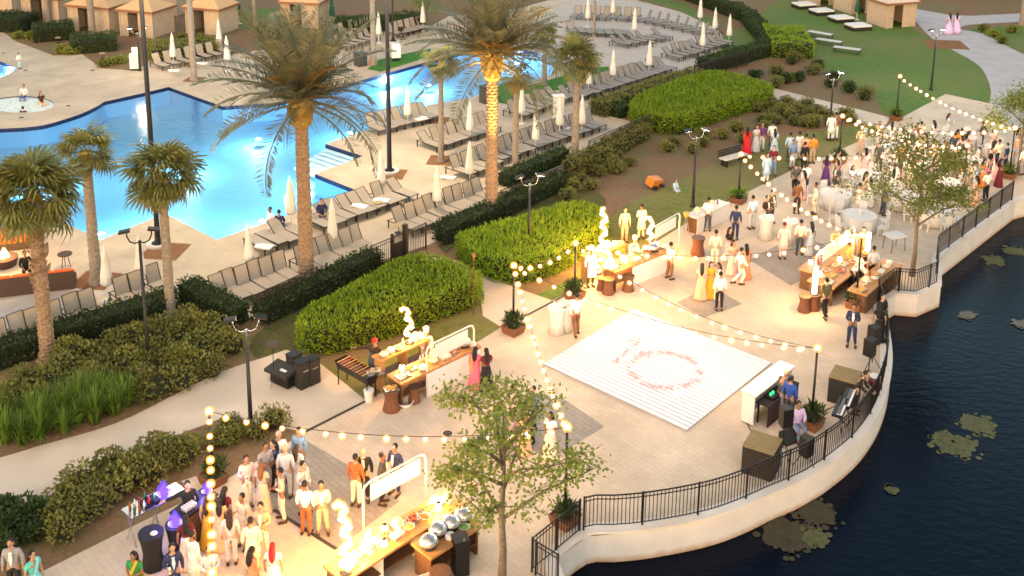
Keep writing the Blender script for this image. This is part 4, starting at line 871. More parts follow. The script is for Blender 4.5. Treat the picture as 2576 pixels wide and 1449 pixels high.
# pool lights under water
PLM = emis('pool_lens', (.75, .92, 1), 40); PLM.cycles.emission_sampling = 'NONE'; POOLP = 130
PLS = [('lens', MB().lathe([(.14, 0), (.10, .05)], 12).mesh('lens', PLM)), ('bezel', MB().lathe([(.18, -.02), (.18, 0)], 12).mesh('bezel', m_white))]
for i, (px, py, k, d) in enumerate([(348, 252, 1.2, 'below the upper left bank'), (566, 286, 1.2, 'left of the big palm crown'), (974, 208, 1.3, 'beside the tall pole on the far bank'), (1180, 145, .6, 'at the far narrow end'), (880, 335, 1., 'near the pool steps'), (800, 455, .9, 'in the inner notch'), (880, 488, .8, 'at the right lower bank'), (660, 556, .9, 'by the swimmers'), (400, 548, 1.2, 'at the left pool corner'), (255, 588, .8, 'by the slim palm'), (60, 345, .8, 'at the left edge bank'), (470, 420, .9, 'in mid floor left'), (650, 350, .9, 'in mid floor right'), (100, 460, .9, 'on the floor at the left'), (1080, 215, .7, 'on the floor of the far arm'), (20, 185, .3, 'in the plunge pool'), (1300, 160, .5, 'in the far end')]):
    g = G(px, py, -.7); t = spawn(PLS, 'pool_light', 'glowing underwater pool light %s' % d, 'pool light', g, 0, 'underwater pool lights'); point(t, (0, 0, .35), POOLP * k, (.72, .90, 1), .12)
# lounge corner with fire
m_wick = M('wicker_dark', (.05, .032, .024), (.08, .052, .04), 40, .8); m_orange = M('orange_cushion', (.75, .13, .02), rough=.8)
def sofa(px, py, az, ln, label):
    t = thing('sofa', label, 'sofa', G(px, py), radians(az), 'orange lounge sofas'); ob('base', MB().box((0, 0, .2), (ln, .85, .36)).mesh('base', m_wick), t); ob('back', MB().box((0, .45, .42), (ln, .12, .8)).mesh('back', m_wick), t)
    for i in range(int(ln / .8)): x = -ln / 2 + .45 + i * .82; ob('seat_cushion', MB().box((x, -.03, .46), (.76, .8, .14)).mesh('seat_cushion', m_orange), t); ob('back_cushion', MB().box((x, .34, .68), (.72, .14, .42), 0, -.2).mesh('back_cushion', m_orange), t)
sofa(60, 730, 198, 4.2, 'long dark wicker sofa seen from behind at the left edge'); sofa(38, 622, 20, 1.8, 'orange cushioned sofa beyond the fire pit')
t = thing('fire_pit', 'burning fire pit table between orange sofas', 'fire pit', G(12, 668)); ob('table', MB().lathe([(.5, 0), (.6, .4), (.35, .42)], 14).mesh('table', m_wick), t)
fl = MB(); [fl.tube([(x, y, .4), (x * .6, y * .6, .6), (x * .2 + .03, y * .3, .85)], [.1, .08, .01], 6) for x, y in ((0, 0), (.15, .05), (-.14, .08), (.05, -.15), (-.1, -.1))]; fm = emis('flame', (1, .45, .1), 4); ob('flame', fl.mesh('flame', fm), t); point(t, (0, 0, 1.1), 60, (1, .45, .15), .2)
t = thing('round_table', 'small dark round table behind the long wicker sofa', 'table', G(166, 672)); ob('top', MB().lathe([(.32, .62), (.32, .66)], 14).mesh('top', m_wick), t); [ob('leg', MB().tube([(.22 * cos(a), .22 * sin(a), 0), (.1 * cos(a), .1 * sin(a), .62)], .02, 5).mesh('leg', m_frame), t) for a in (0, 2.1, 4.2)]
# ================================================================== PEOPLE
def skin(pts, rad, edges, root, lev=1, thin=None):
    me = bpy.data.meshes.new('tmp'); me.from_pydata(pts, edges, []); o = bpy.data.objects.new('tmp', me); COL.objects.link(o)
    md = o.modifiers.new('s', 'SKIN'); md.use_smooth_shade = True
    sv = me.skin_vertices[0].data if me.skin_vertices else None
    if sv is None:
        bm = bmesh.new(); bm.from_mesh(me); bm.verts.layers.skin.verify(); bm.to_mesh(me); bm.free(); sv = me.skin_vertices[0].data
    for i, r in enumerate(rad): sv[i].radius = (r, r); sv[i].use_root = (i == root)
    sb = o.modifiers.new('u', 'SUBSURF'); sb.levels = lev
    dg = bpy.context.evaluated_depsgraph_get(); nm = bpy.data.meshes.new_from_object(o.evaluated_get(dg))
    bpy.data.objects.remove(o); bpy.data.meshes.remove(me)
    V = [tuple(v.co) for v in nm.vertices]; F = [tuple(p.vertices) for p in nm.polygons]; bpy.data.meshes.remove(nm)
    if thin:
        for i, v in enumerate(V):
            if abs(v[0]) < thin[0] and thin[1] < v[2] < thin[2]: V[i] = (v[0], thin[3] + (v[1] - thin[3]) * .8, v[2])
    return V, F
POSES = {   # elbow, wrist, for right then left; knee, ankle right then left; lean = chest offset
    'stand': dict(a=[(-.24, .03, 1.15), (-.25, -.04, .92), (.24, .03, 1.15), (.25, -.04, .92)], k=[(-.10, -.02, .5), (-.11, .03, .09), (.10, -.02, .5), (.11, .03, .09)]),
    'glass': dict(a=[(-.23, .0, 1.15), (-.15, -.26, 1.2), (.24, .03, 1.15), (.24, -.06, .92)], k=[(-.11, -.02, .5), (-.14, .03, .09), (.09, .0, .5), (.10, .0, .09)]),
    'talk': dict(a=[(-.23, .0, 1.15), (-.08, -.24, 1.12), (.23, .0, 1.15), (.10, -.26, 1.18)], k=[(-.10, -.03, .5), (-.12, .02, .09), (.11, -.01, .5), (.15, .05, .09)]),
    'walk': dict(a=[(-.23, -.1, 1.16), (-.24, -.26, .98), (.24, .12, 1.17), (.26, .16, .93)], k=[(-.09, -.16, .52), (-.09, .0, .13), (.09, -.06, .5), (.09, .32, .14)]),
    'reach': dict(a=[(-.42, -.10, 1.38), (-.68, -.16, 1.37), (.25, .03, 1.15), (.30, -.04, .92)], k=[(-.10, -.02, .5), (-.11, .03, .09), (.12, -.02, .5), (.16, .03, .09)]),
    'work': dict(a=[(-.22, -.26, 1.08), (-.12, -.5, 1.0), (.22, -.26, 1.08), (.14, -.5, .98)], k=[(-.10, -.02, .5), (-.12, .03, .09), (.10, -.02, .5), (.12, .03, .09)], lean=(-.18, -.05)),
    'bend': dict(a=[(-.22, -.52, .95), (-.14, -.66, .74), (.22, -.50, .95), (.12, -.7, .78)], k=[(-.10, -.04, .5), (-.12, .03, .09), (.10, -.04, .5), (.12, .03, .09)], lean=(-.40, -.18)),
    'sit': dict(a=[(-.24, -.06, .72), (-.15, -.30, .62), (.24, -.06, .72), (.12, -.30, .62)], k=[(-.12, -.44, .50), (-.13, -.42, .09), (.12, -.44, .50), (.13, -.42, .09)], drop=.44),
}
BODY = {}
def body_parts(pose):
    if pose in BODY: return BODY[pose]
    P = POSES[pose]; ly, lz = P.get('lean', (0, 0)); dp = P.get('drop', 0)
    pel = Vector((0, 0, .95 - dp)); spn = Vector((0, ly * .3, 1.12 - dp)); che = Vector((0, ly * .8, 1.31 + lz * .8 - dp)); nec = Vector((0, ly * 1.15, 1.47 + lz - dp)); hb = Vector((0, ly * 1.28 - .01, 1.55 + lz - dp))
    sh = [Vector((s * .175, ly, 1.41 + lz - dp)) for s in (-1, 1)]; hip = [Vector((s * .095, 0, .90 - dp)) for s in (-1, 1)]
    A = [Vector(q) for q in P['a']]; K = [Vector(q) for q in P['k']]
    toe = [K[1] + Vector((-.02, -.17, -.055)), K[3] + Vector((.02, -.17, -.055))]; heel = [K[1] + Vector((0, .04, -.05)), K[3] + Vector((0, .04, -.05))]
    hand = [A[1] + (A[1] - A[0]).normalized() * .07, A[3] + (A[3] - A[2]).normalized() * .07]
    pts = [pel, spn, che, nec, hb, hip[0], K[0], K[1], toe[0], hip[1], K[2], K[3], toe[1], sh[0], A[0], A[1], hand[0], sh[1], A[2], A[3], hand[1]]
    edges = [(0, 1), (1, 2), (2, 3), (3, 4), (0, 5), (5, 6), (6, 7), (7, 8), (0, 9), (9, 10), (10, 11), (11, 12), (2, 13), (13, 14), (14, 15), (15, 16), (2, 17), (17, 18), (18, 19), (19, 20)]
    rad = [.13, .115, .13, .055, .06, .095, .058, .042, .032, .095, .058, .042, .032, .062, .042, .030, .033, .062, .042, .030, .033]
    V, F = skin([tuple(p) for p in pts], rad, edges, 0, 1, (.2, .8 - dp, 1.5, ly * .5))
    mb = MB(); mb.add(V, F); hc = hb + Vector((0, -.012 + ly * .08, .10)); mb.ball(hc, (.078, .098, .118), 12, 9); mb.ball(hc + Vector((0, -.098, -.012)), (.013, .02, .024), 6, 5); mb.ball(hc + Vector((0, -.055, -.085)), (.045, .045, .035), 8, 5)
    for s in (-1, 1): mb.ball(hc + Vector((s * .08, .01, -.01)), (.012, .022, .032), 6, 5)
    for i, (h, e) in enumerate(((hand[0], A[1]), (hand[1], A[3]))):
        d = (h - e).normalized(); sx = -1 if i == 0 else 1; w = Vector((0, 1, 0)) if abs(d.y) < .7 else Vector((1, 0, 0)); w = (w - d * w.dot(d)).normalized(); cu = Vector((-sx, 0, 0)) if abs(d.x) < .7 else Vector((0, 0, -1))
        for k, ln in enumerate((.068, .078, .073, .056)):
            b = h + w * (.024 - .016 * k); m_ = b + d * ln * .6 + cu * .008; mb.tube([b, m_, m_ + d * ln * .35 + cu * .028], [.009, .008, .006], 5)
        b = h - d * .035 + w * .024; mb.tube([b, b + w * .028 + d * .028, b + w * .028 + d * .06 + cu * .012], [.011, .009, .007], 5)
    mb.mi = 1
    for s in (-1, 1): mb.ball(hc + Vector((s * .03, -.089, .012)), (.011, .008, .008), 6, 4)
    mb.ball(hc + Vector((0, -.092, -.055)), (.022, .008, .006), 6, 4)
    skin_m = M('skin', (.34, .19, .12), rough=.55); dark = M('eye_and_lip', (.08, .03, .025), rough=.4)
    out = {'body': mb.mesh('body', [skin_m, dark], True)}
    cl = M('cloth', (.5, .5, .5), rough=.85)
    tp = [Vector((0, 0, .93 - dp)), spn, che, Vector((0, ly * 1.1, 1.445 + lz - dp)), sh[0], A[0], A[0].lerp(A[1], .88), sh[1], A[2], A[2].lerp(A[3], .88)]
    V, F = skin([tuple(p) for p in tp], [.155, .135, .152, .062, .082, .060, .046, .082, .060, .046], [(0, 1), (1, 2), (2, 3), (2, 4), (4, 5), (5, 6), (2, 7), (7, 8), (8, 9)], 1, 1, (.22, .7 - dp, 1.5, ly * .5)); mb = MB(); mb.add(V, F); out['top'] = mb.mesh('top', cl, True)
    V2, F2 = skin([tuple(p) for p in [tp[0], tp[1], tp[2], tp[3], tp[4], tp[4].lerp(A[0], .7), tp[7], tp[7].lerp(A[2], .7)]], [.145, .128, .145, .06, .078, .06, .078, .06], [(0, 1), (1, 2), (2, 3), (2, 4), (4, 5), (2, 6), (6, 7)], 1, 1, (.22, .7 - dp, 1.5, ly * .5)); mb = MB(); mb.add(V2, F2); out['short_top'] = mb.mesh('top', cl, True)
    lp = [Vector((0, 0, 1.0 - dp)), pel, hip[0], K[0], K[1] + Vector((0, 0, .02)), hip[1], K[2], K[3] + Vector((0, 0, .02))]
    V, F = skin([tuple(p) for p in lp], [.125, .14, .108, .078, .062, .108, .078, .062], [(0, 1), (1, 2), (2, 3), (3, 4), (1, 5), (5, 6), (6, 7)], 1, 1, (.2, .8 - dp, 1.1, 0)); mb = MB(); mb.add(V, F); out['trousers'] = mb.mesh('trousers', cl, True)
    mb = MB()
    for i in (0, 1): mb.tube([heel[i] + Vector((0, .03, .012)), heel[i].lerp(toe[i], .5) + Vector((0, 0, .012)), toe[i] + Vector((0, -.03, 0))], [.045, .05, .035], 8)
    out['shoes'] = mb.mesh('shoes', cl, True)
    mb = MB(); top_z = 1.06; mb.lathe([(.135, top_z), (.165, .95), (.20, .75), (.24, .45), (.29, .12), (.31, .03)], 24, sy=.82, wob=lambda a, j: 1 + .018 * j * sin(a * 9) + .01 * j * sin(a * 5)); out['skirt'] = mb.mesh('skirt', cl, True)
    mb = MB(); mb.lathe([(.135, top_z), (.18, .95), (.27, .7), (.38, .35), (.46, .03)], 28, sy=.9, wob=lambda a, j: 1 + .02 * j * sin(a * 11)); out['wide_skirt'] = mb.mesh('skirt', cl, True)
    mb = MB(); mb.lathe([(.145, 1.1), (.165, .95), (.195, .75), (.225, .52)], 20, sy=.8, wob=lambda a, j: 1 + .02 * j * sin(a * 6)); out['tunic'] = mb.mesh('tunic', cl, True)
    f = lambda x, y, z: Vector((x, y + ly * (z - .95) * 1.6 if z > .95 else y, z))
    mb = MB(); mb.add([f(.13, -.10, 1.44), f(.05, -.12, 1.44), f(-.16, -.16, 1.0), f(-.08, -.17, .96), f(-.2, .05, .95), f(-.17, .1, 1.05), f(.15, .13, 1.43), f(.07, .13, 1.4), f(.2, .17, .75), f(.02, .18, .72), f(.13, -.02, 1.5), f(.06, -.02, 1.5)],
        [(0, 1, 2, 3), (2, 3, 4, 5), (0, 10, 11, 1), (10, 6, 7, 11), (6, 8, 9, 7)]); out['drape'] = mb.mesh('drape', cl)
    mb = MB(); zz = 1.28 + lz * .9; mb.add([f(-.045, -.128, 1.44), f(.045, -.128, 1.44), f(.0, -.15, 1.08)], [(0, 1, 2)]); mb.add([f(-.03, -.152, 1.43), f(.03, -.152, 1.43), f(.05, -.165, 1.25), f(0, -.17, 1.05), f(-.05, -.165, 1.25)], [(0, 1, 2, 3, 4)]); out['shirt_front'] = mb.mesh('shirt_front', cl)
    mb = MB(); mb.ball(hc + Vector((0, .022, .03)), (.090, .098, .105), 12, 8); out['hair'] = mb.mesh('hair', cl, True)
    mb = MB(); mb.ball(hc + Vector((0, .022, .03)), (.094, .10, .108), 12, 8); mb.tube([hc + Vector((0, .07, .02)), hc + Vector((0, .115, -.15)), hc + Vector((0, .14, -.33)), hc + Vector((0, .13, -.45))], [.085, .10, .085, .03], 10); out['long_hair'] = mb.mesh('hair', cl, True)
    mb = MB(); mb.lathe([(.096, .0), (.10, .08), (.12, .16), (.08, .2)], 12, c=hc + Vector((0, .01, .05))); out['hat'] = mb.mesh('hat', cl, True)
    mb = MB(); mb.ball(hc + Vector((0, .01, .055)), (.105, .115, .09), 12, 7); out['cap'] = mb.mesh('cap', cl, True)
    mb = MB(); mb.add([f(-.12, -.155, 1.3), f(.12, -.155, 1.3), f(.2, -.15, .95), f(.21, -.16, .5), f(-.21, -.16, .5), f(-.2, -.15, .95)], [(0, 1, 2, 3, 4, 5)]); mb.tube([f(-.2, -.1, 1.0), f(0, .17, 1.0), f(.2, -.1, 1.0)], .012, 4); out['apron'] = mb.mesh('apron', cl)
    g = MB(); g.lathe([(.03, 0), (.006, .01), (.006, .08), (.035, .12), (.03, .17)], 8, c=hand[0] + Vector((0, -.05, -.04))); out['glass'] = g.mesh('glass', M('drink_glass', (.8, .8, .78), rough=.1))
    BODY[pose] = out; return out
def cloth(c):
    k = 'cloth_%02d_%02d_%02d' % tuple(int(x * 99) for x in c); return M(k, c, tuple(min(1, x * 1.3) for x in c), 11, .85, .7, 9)
SK = [(.30, .165, .10), (.38, .23, .15), (.25, .13, .075), (.46, .30, .21), (.42, .25, .17)]
CN = {'white': (.72, .70, .66), 'cream': (.66, .58, .46), 'beige': (.52, .43, .32), 'tan': (.42, .31, .20), 'brown': (.17, .075, .03), 'rust': (.28, .08, .03), 'navy': (.018, .028, .085), 'black': (.012, .012, .014), 'char': (.05, .052, .06), 'grey': (.26, .26, .28), 'lgrey': (.45, .46, .49), 'blue': (.14, .25, .42), 'sky': (.38, .52, .66), 'royal': (.02, .06, .30), 'teal': (.10, .50, .44), 'green': (.02, .20, .05),
      'mustard': (.55, .32, .02), 'peach': (.68, .38, .24), 'coral': (.68, .20, .10), 'pink': (.62, .12, .20), 'ppink': (.68, .45, .42), 'red': (.55, .015, .025), 'maroon': (.12, .012, .02), 'lav': (.48, .38, .62), 'purple': (.10, .03, .14), 'orange': (.65, .22, .03), 'olive': (.075, .07, .03), 'aqua': (.3, .6, .6), 'bark': (.035, .018, .012)}
def person(px, py, rot, kind, c1, c2, label, pose='stand', s=1., hair='black', group=None, c3='white', z=.02, extra=(), bald=False):
    B = body_parts(pose); c1, c2, c3 = CN[c1], CN[c2], CN[c3]; parts = [('body', 'body', R.choice(SK))]
    if kind in ('suit', 'shirt', 'kurta', 'chef'):
        parts += [('trousers', 'trousers', c2), ('top', {'suit': 'jacket', 'shirt': 'shirt', 'kurta': 'kurta', 'chef': 'chef_coat'}[kind], c1), ('shoes', 'shoes', CN['bark'])]
        if kind == 'suit': parts.append(('shirt_front', 'shirt_front', c3))
        if kind in ('kurta',) and pose != 'sit': parts.append(('tunic', 'tunic', c1))
        if kind == 'chef' and pose not in ('sit',): parts.append(('apron', 'apron', c3))
        if not bald: parts.append(('hair', 'hair', CN[hair] if hair in CN else CN['black']))
    else:
        parts += [('short_top', 'blouse', c1), ('wide_skirt' if kind == 'lehenga' else 'skirt' if pose != 'sit' else 'trousers', 'skirt', c2), ('shoes', 'sandals', CN['tan'])]
        if kind in ('saree', 'lehenga') and pose != 'sit': parts.append(('drape', 'drape', c3))
        parts.append(('long_hair', 'hair', CN[hair] if hair in CN else CN['black'])); s = s * .94
    for e in extra: parts.append(e)
    if pose == 'glass' and kind != 'chef': parts.append(('glass', 'drink', None))
    t = thing('person', label, 'person', G(px, py) + Vector((0, 0, z)), radians(rot), group, s)
    for key, nm, col in parts:
        o = ob(nm, B[key], t)
        if col: o.material_slots[0].link = 'OBJECT'; o.material_slots[0].material = cloth(col) if nm != 'body' else M('skin_%d' % SK.index(col), col, rough=.55)
    return t
GL = 'guests at the lower left'; GC = 'guests round the middle food station'; GT = 'guests in the upper group'; GB = 'guests at the banquet tables'
P_ = person
P_(42, 1503, 10, 'suit', 'grey', 'black', 'person in grey blazer and white shirt at the lower left corner', 'stand', 1.03, group=GL)
P_(93, 1522, 60, 'saree', 'teal', 'teal', 'person in teal dress with long black hair beside the grey blazer', 'stand', group=GL, c3='aqua')
P_(346, 1525, -10, 'saree', 'green', 'green', 'person in green and yellow wrap in front of the black round table', 'talk', group=GL, c3='mustard')
P_(442, 1512, 25, 'suit', 'navy', 'navy', 'person in navy suit with pale shirt right of the black round table', 'glass', group=GL, c3='sky')
P_(490, 1478, 150, 'kurta', 'white', 'cream', 'person in white kurta left of the hanging bulb string', 'stand', group=GL)
P_(534, 1518, 20, 'shirt', 'lgrey', 'grey', 'person in pale grey shirt right under the hanging bulb string', 'talk', group=GL)
P_(480, 1345, 20, 'shirt', 'black', 'black', 'person all in black reaching over the bar with one arm', 'reach', 1.0, group=GL)
P_(528, 1380, 165, 'dress', 'mustard', 'mustard', 'person in long mustard yellow dress behind the bulb string', 'stand', group=GL, hair='bark')
P_(556, 1382, 200, 'dress', 'peach', 'peach', 'person in long peach dress beside the mustard dress', 'talk', group=GL)
P_(584, 1420, 190, 'shirt', 'lgrey', 'lgrey', 'person in pale grey suit with long dark hair, back turned', 'stand', .98, group=GL, extra=(('long_hair', 'long_hair', CN['bark']),))
P_(616, 1378, -30, 'kurta', 'beige', 'tan', 'person in beige kurta holding a drink near the bulb string', 'glass', group=GL)
P_(572, 1352, 150, 'dress', 'maroon', 'brown', 'person in sleeveless maroon top with brown skirt by the plants', 'stand', group=GL)
P_(625, 1276, 30, 'shirt', 'ppink', 'cream', 'person in pinkish white shirt at the left end of the crowd', 'glass', group=GL)
P_(637, 1442, 190, 'kurta', 'cream', 'cream', 'person in cream kurta seen from behind near the front', 'stand', group=GL)
P_(640, 1512, 140, 'dress', 'coral', 'coral', 'person in coral dress with long dark hair at the bottom edge', 'stand', group=GL)
P_(474, 1428, 200, 'dress', 'maroon', 'ppink', 'person with long dark hair in pale pink skirt at the bar', 'stand', group=GL)
P_(663, 1288, 170, 'dress', 'beige', 'beige', 'person with long brown hair in beige dress, back turned', 'stand', group=GL, hair='brown')
P_(672, 1242, 40, 'shirt', 'grey', 'grey', 'person in blue grey shirt behind the beige dress', 'talk', group=GL)
P_(693, 1228, -40, 'dress', 'navy', 'black', 'person in dark navy dress by the shrub edge', 'glass', group=GL)
P_(722, 1252, 175, 'suit', 'lgrey', 'lgrey', 'bald person in pale grey suit seen from behind', 'stand', 1.02, group=GL, bald=True)
P_(706, 1212, 10, 'shirt', 'white', 'lgrey', 'person in white shirt at the back of the left crowd', 'talk', group=GL, hair='grey')
P_(756, 1202, -20, 'shirt', 'blue', 'blue', 'person in denim blue shirt at the right rear of the crowd', 'stand', 1.0, group=GL)
P_(750, 1240, 160, 'dress', 'lgrey', 'lgrey', 'person in silvery dress below the denim blue shirt', 'stand', group=GL, hair='bark')
P_(711, 1310, -70, 'suit', 'beige', 'cream', 'person in beige suit turned sideways amid the dark paving', 'talk', group=GL)
P_(766, 1292, 60, 'suit', 'lgrey', 'lgrey', 'person in light grey suit facing the beige suit', 'glass', group=GL)
P_(771, 1345, 170, 'shirt', 'white', 'rust', 'person in white shirt and rust brown trousers, back turned', 'stand', group=GL)
P_(812, 1345, 10, 'suit', 'cream', 'tan', 'person in cream jacket with tan trousers holding a plate', 'talk', group=GL)
P_(662, 1402, 0, 'suit', 'tan', 'cream', 'person in tan blazer facing forward with a camera', 'talk', group=GL)
P_(691, 1502, 180, 'dress', 'white', 'white', 'person with bright red hair in white dress at the bottom', 'stand', group=GL, hair='red')
P_(916, 1262, 5, 'suit', 'black', 'black', 'bald person in black suit with white shirt near the buffet', 'stand', 1.04, group=GL, bald=True)
P_(897, 1273, 165, 'suit', 'rust', 'cream', 'person in rust brown jacket and cream trousers, back turned', 'stand', group=GL)
P_(963, 1268, 80, 'suit', 'char', 'black', 'person in charcoal suit behind the near sign frame', 'stand', group=GL)
P_(996, 1245, -30, 'suit', 'navy', 'navy', 'person in navy suit half hidden by the near tree', 'glass', group=GL)
P_(945, 968, -20, 'chef', 'bark', 'cream', 'cook in dark coat with red cap stretching one arm to the counter', 'reach', 1.04, c3='char', extra=(('cap', 'cap', CN['red']),))
P_(1072, 928, 10, 'chef', 'white', 'char', 'cook in white behind the near food station shelf', 'work', extra=(('hat', 'hat', CN['white']),))
P_(1196, 978, 160, 'saree', 'pink', 'pink', 'person in pink dress at the right end of the near food station', 'stand', c3='coral')
P_(1223, 982, 200, 'dress', 'maroon', 'black', 'person in black skirt and maroon top beside the pink dress', 'talk')
P_(1291, 1078, 30, 'dress', 'ppink', 'ppink', 'person in pale pink dress above the near tree', 'talk')
P_(1341, 1080, -60, 'shirt', 'blue', 'navy', 'person in blue shirt facing away by the near tree top', 'stand', .92)
P_(1328, 1112, 100, 'dress', 'white', 'black', 'person in white top with black skirt behind the tree top', 'talk')
P_(1318, 1142, 30, 'dress', 'peach', 'peach', 'person in peach dress hidden in the tree leaves', 'talk', hair='bark')
P_(1383, 1152, -30, 'dress', 'white', 'cream', 'person in white dress right of the near tree top', 'talk')
P_(1262, 1122, 60, 'dress', 'lgrey', 'grey', 'person in grey blue dress left in the tree leaves', 'stand')
P_(1449, 843, 190, 'shirt', 'white', 'brown', 'waiter in white shirt and brown trousers walking from the round white table', 'walk', 1.02)
P_(1485, 722, 20, 'chef', 'white', 'char', 'cook in white coat and hat left of the middle food station', 'stand', 1.02, extra=(('hat', 'hat', CN['white']),))
P_(1612, 602, 200, 'kurta', 'cream', 'beige', 'person in long cream coat on the lawn behind the middle station', 'talk', 1.02)
P_(1570, 610, 10, 'shirt', 'beige', 'tan', 'person behind the glowing tower of the middle station', 'stand')
P_(1586, 684, 30, 'chef', 'white', 'white', 'cook bending over the middle food station counter', 'work', extra=(('hat', 'hat', CN['white']),))
P_(1684, 703, 120, 'shirt', 'white', 'brown', 'person in white shirt at the right end of the middle counter', 'talk')
P_(1779, 582, 170, 'shirt', 'white', 'char', 'person in white shirt bending over the small buffet by the lamp post', 'talk', group=GC)
P_(1848, 604, 160, 'suit', 'navy', 'navy', 'person in navy suit near the small buffet', 'stand', group=GC)
P_(1890, 577, 200, 'shirt', 'sky', 'lgrey', 'person in pale blue shirt left of the white high table', 'stand', group=GC)
P_(1925, 577, 30, 'suit', 'bark', 'char', 'person in dark brown suit by the white high table', 'talk', group=GC)
P_(1797, 670, 170, 'shirt', 'cream', 'cream', 'person in cream shirt seen from behind in the middle queue', 'stand', group=GC)
P_(1832, 657, 30, 'dress', 'black', 'lgrey', 'person in black top and grey skirt in the middle queue', 'talk', group=GC)
P_(1873, 702, 190, 'saree', 'coral', 'coral', 'person in coral sari with long dark hair', 'stand', group=GC, c3='peach')
P_(1860, 718, 100, 'shirt', 'white', 'white', 'person in white top and white trousers in the middle of the terrace', 'walk', group=GC)
P_(1841, 692, 20, 'dress', 'peach', 'ppink', 'person in peach top next to the coral sari', 'talk', group=GC)
P_(1762, 754, 170, 'dress', 'peach', 'peach', 'person in long peach gown on the dark paving square', 'stand', group=GC)
P_(1785, 750, 10, 'dress', 'mustard', 'mustard', 'person in mustard gown on the dark paving square', 'talk', group=GC)
P_(1803, 752, -60, 'dress', 'white', 'cream', 'person in white gown on the dark paving square', 'stand', group=GC)
P_(1808, 782, 180, 'shirt', 'white', 'black', 'waiter in white shirt and black trousers on the dark paving square', 'stand', group=GC)
P_(1878, 388, 160, 'saree', 'red', 'red', 'person in bright red sari by the bench', 'stand', group=GT, c3='red')
P_(1900, 382, 20, 'dress', 'lgrey', 'lgrey', 'person in silver dress right of the red sari', 'talk', group=GT)
P_(1915, 380, -30, 'shirt', 'purple', 'lgrey', 'person in purple shirt in the upper group', 'stand', group=GT)
P_(1940, 377, 160, 'shirt', 'white', 'char', 'person in white shirt at the back of the upper group', 'stand', group=GT)
P_(1946, 392, 180, 'dress', 'sky', 'sky', 'person in light blue dress in the upper group', 'stand', group=GT)
P_(1985, 407, 170, 'shirt', 'sky', 'char', 'person in pale shirt and charcoal trousers, upper group', 'stand', group=GT)
P_(2008, 404, 190, 'kurta', 'white', 'white', 'person in white kurta in the upper group centre', 'talk', group=GT)
P_(2024, 411, 170, 'shirt', 'peach', 'cream', 'person in peach shirt right in the upper group', 'stand', group=GT)
P_(2021, 432, 200, 'suit', 'black', 'black', 'person in black suit below the upper group', 'stand', group=GT)
P_(2042, 412, 190, 'suit', 'orange', 'tan', 'person in orange tan jacket at the upper group right end', 'stand', group=GT)
P_(1926, 462, 20, 'kurta', 'sky', 'white', 'person in sky blue kurta left by the lawn bulbs', 'stand', group=GT)
P_(1943, 442, -20, 'shirt', 'maroon', 'blue', 'person in maroon shirt by the lawn bulbs', 'talk', group=GT)
P_(1992, 425, 20, 'shirt', 'blue', 'lgrey', 'person in blue shirt behind the black suited one', 'stand', group=GT)
P_(2100, 352, 180, 'shirt', 'brown', 'white', 'person in brown jacket and white trousers by the lit lamp post', 'stand', group=GT)
P_(2088, 354, 170, 'kurta', 'white', 'white', 'person in white kurta left of the brown jacket', 'stand', group=GT)
P_(1998, 489, 180, 'suit', 'char', 'black', 'person in black suit walking with a white shirted one', 'walk', group=GT)
P_(2025, 490, 175, 'shirt', 'white', 'navy', 'person in white shirt and navy trousers walking', 'walk', group=GT)
P_(2076, 464, 150, 'dress', 'purple', 'purple', 'person in dark purple dress by the lawn planter', 'stand', group=GT)
P_(2104, 457, 200, 'dress', 'ppink', 'maroon', 'small person in pale pink top by the lawn planter', 'stand', .8, group=GT)
P_(2003, 538, 170, 'suit', 'brown', 'bark', 'person in brown suit under the slanting bulbs', 'stand', group=GC)
P_(1938, 562, 30, 'suit', 'olive', 'char', 'person in olive jacket left of the white high table', 'glass', group=GC)
P_(1968, 652, 180, 'kurta', 'ppink', 'ppink', 'person in long pale pink kurta with maroon headscarf', 'stand', 1.03, group=GC, hair='maroon')
P_(2010, 642, 170, 'shirt', 'cream', 'char', 'person in cream shirt and dark trousers near the buffet lanterns', 'stand', group=GC)
P_(2036, 642, 200, 'saree', 'lgrey', 'lgrey', 'person in silver grey sari near the buffet lanterns', 'stand', group=GC, c3='sky')
P_(2092, 655, 10, 'chef', 'beige', 'char', 'server in beige behind the lakeside buffet, left', 'work', c3='orange')
P_(2128, 658, -10, 'chef', 'cream', 'char', 'server in cream with dark vest behind the lakeside buffet', 'work', c3='bark')
P_(2166, 662, -20, 'chef', 'grey', 'char', 'server in grey behind the lakeside buffet, right', 'stand', c3='brown')
P_(2191, 713, 190, 'shirt', 'lgrey', 'black', 'server in pale shirt and black trousers between buffet tables', 'stand')
P_(2140, 735, 100, 'chef', 'white', 'black', 'server in white sleeves and black apron leaning over the buffet', 'bend', c3='black')
P_(2073, 800, 190, 'suit', 'olive', 'black', 'person in long dark olive coat by the wicker drums', 'walk', c3='olive')
P_(2140, 873, -20, 'suit', 'navy', 'navy', 'person in dark navy suit standing by the railing bend', 'talk', 1.03)
P_(2207, 862, 160, 'dress', 'black', 'black', 'person in black dress at the railing bend', 'stand')
P_(2212, 842, 20, 'shirt', 'black', 'black', 'person in black shirt leaning at the railing bend', 'talk')
P_(1957, 1048, 120, 'suit', 'char', 'grey', 'person in grey vest playing music at the white booth', 'work', hair='tan')
P_(1982, 1062, 140, 'shirt', 'royal', 'char', 'person in royal blue shirt behind the white booth', 'stand')
P_(2003, 1098, 10, 'shirt', 'lav', 'blue', 'person in lavender shirt crouching by the planter', 'sit')
P_(2150, 1040, 60, 'shirt', 'black', 'black', 'musician in black behind the keyboard by the railing', 'work')
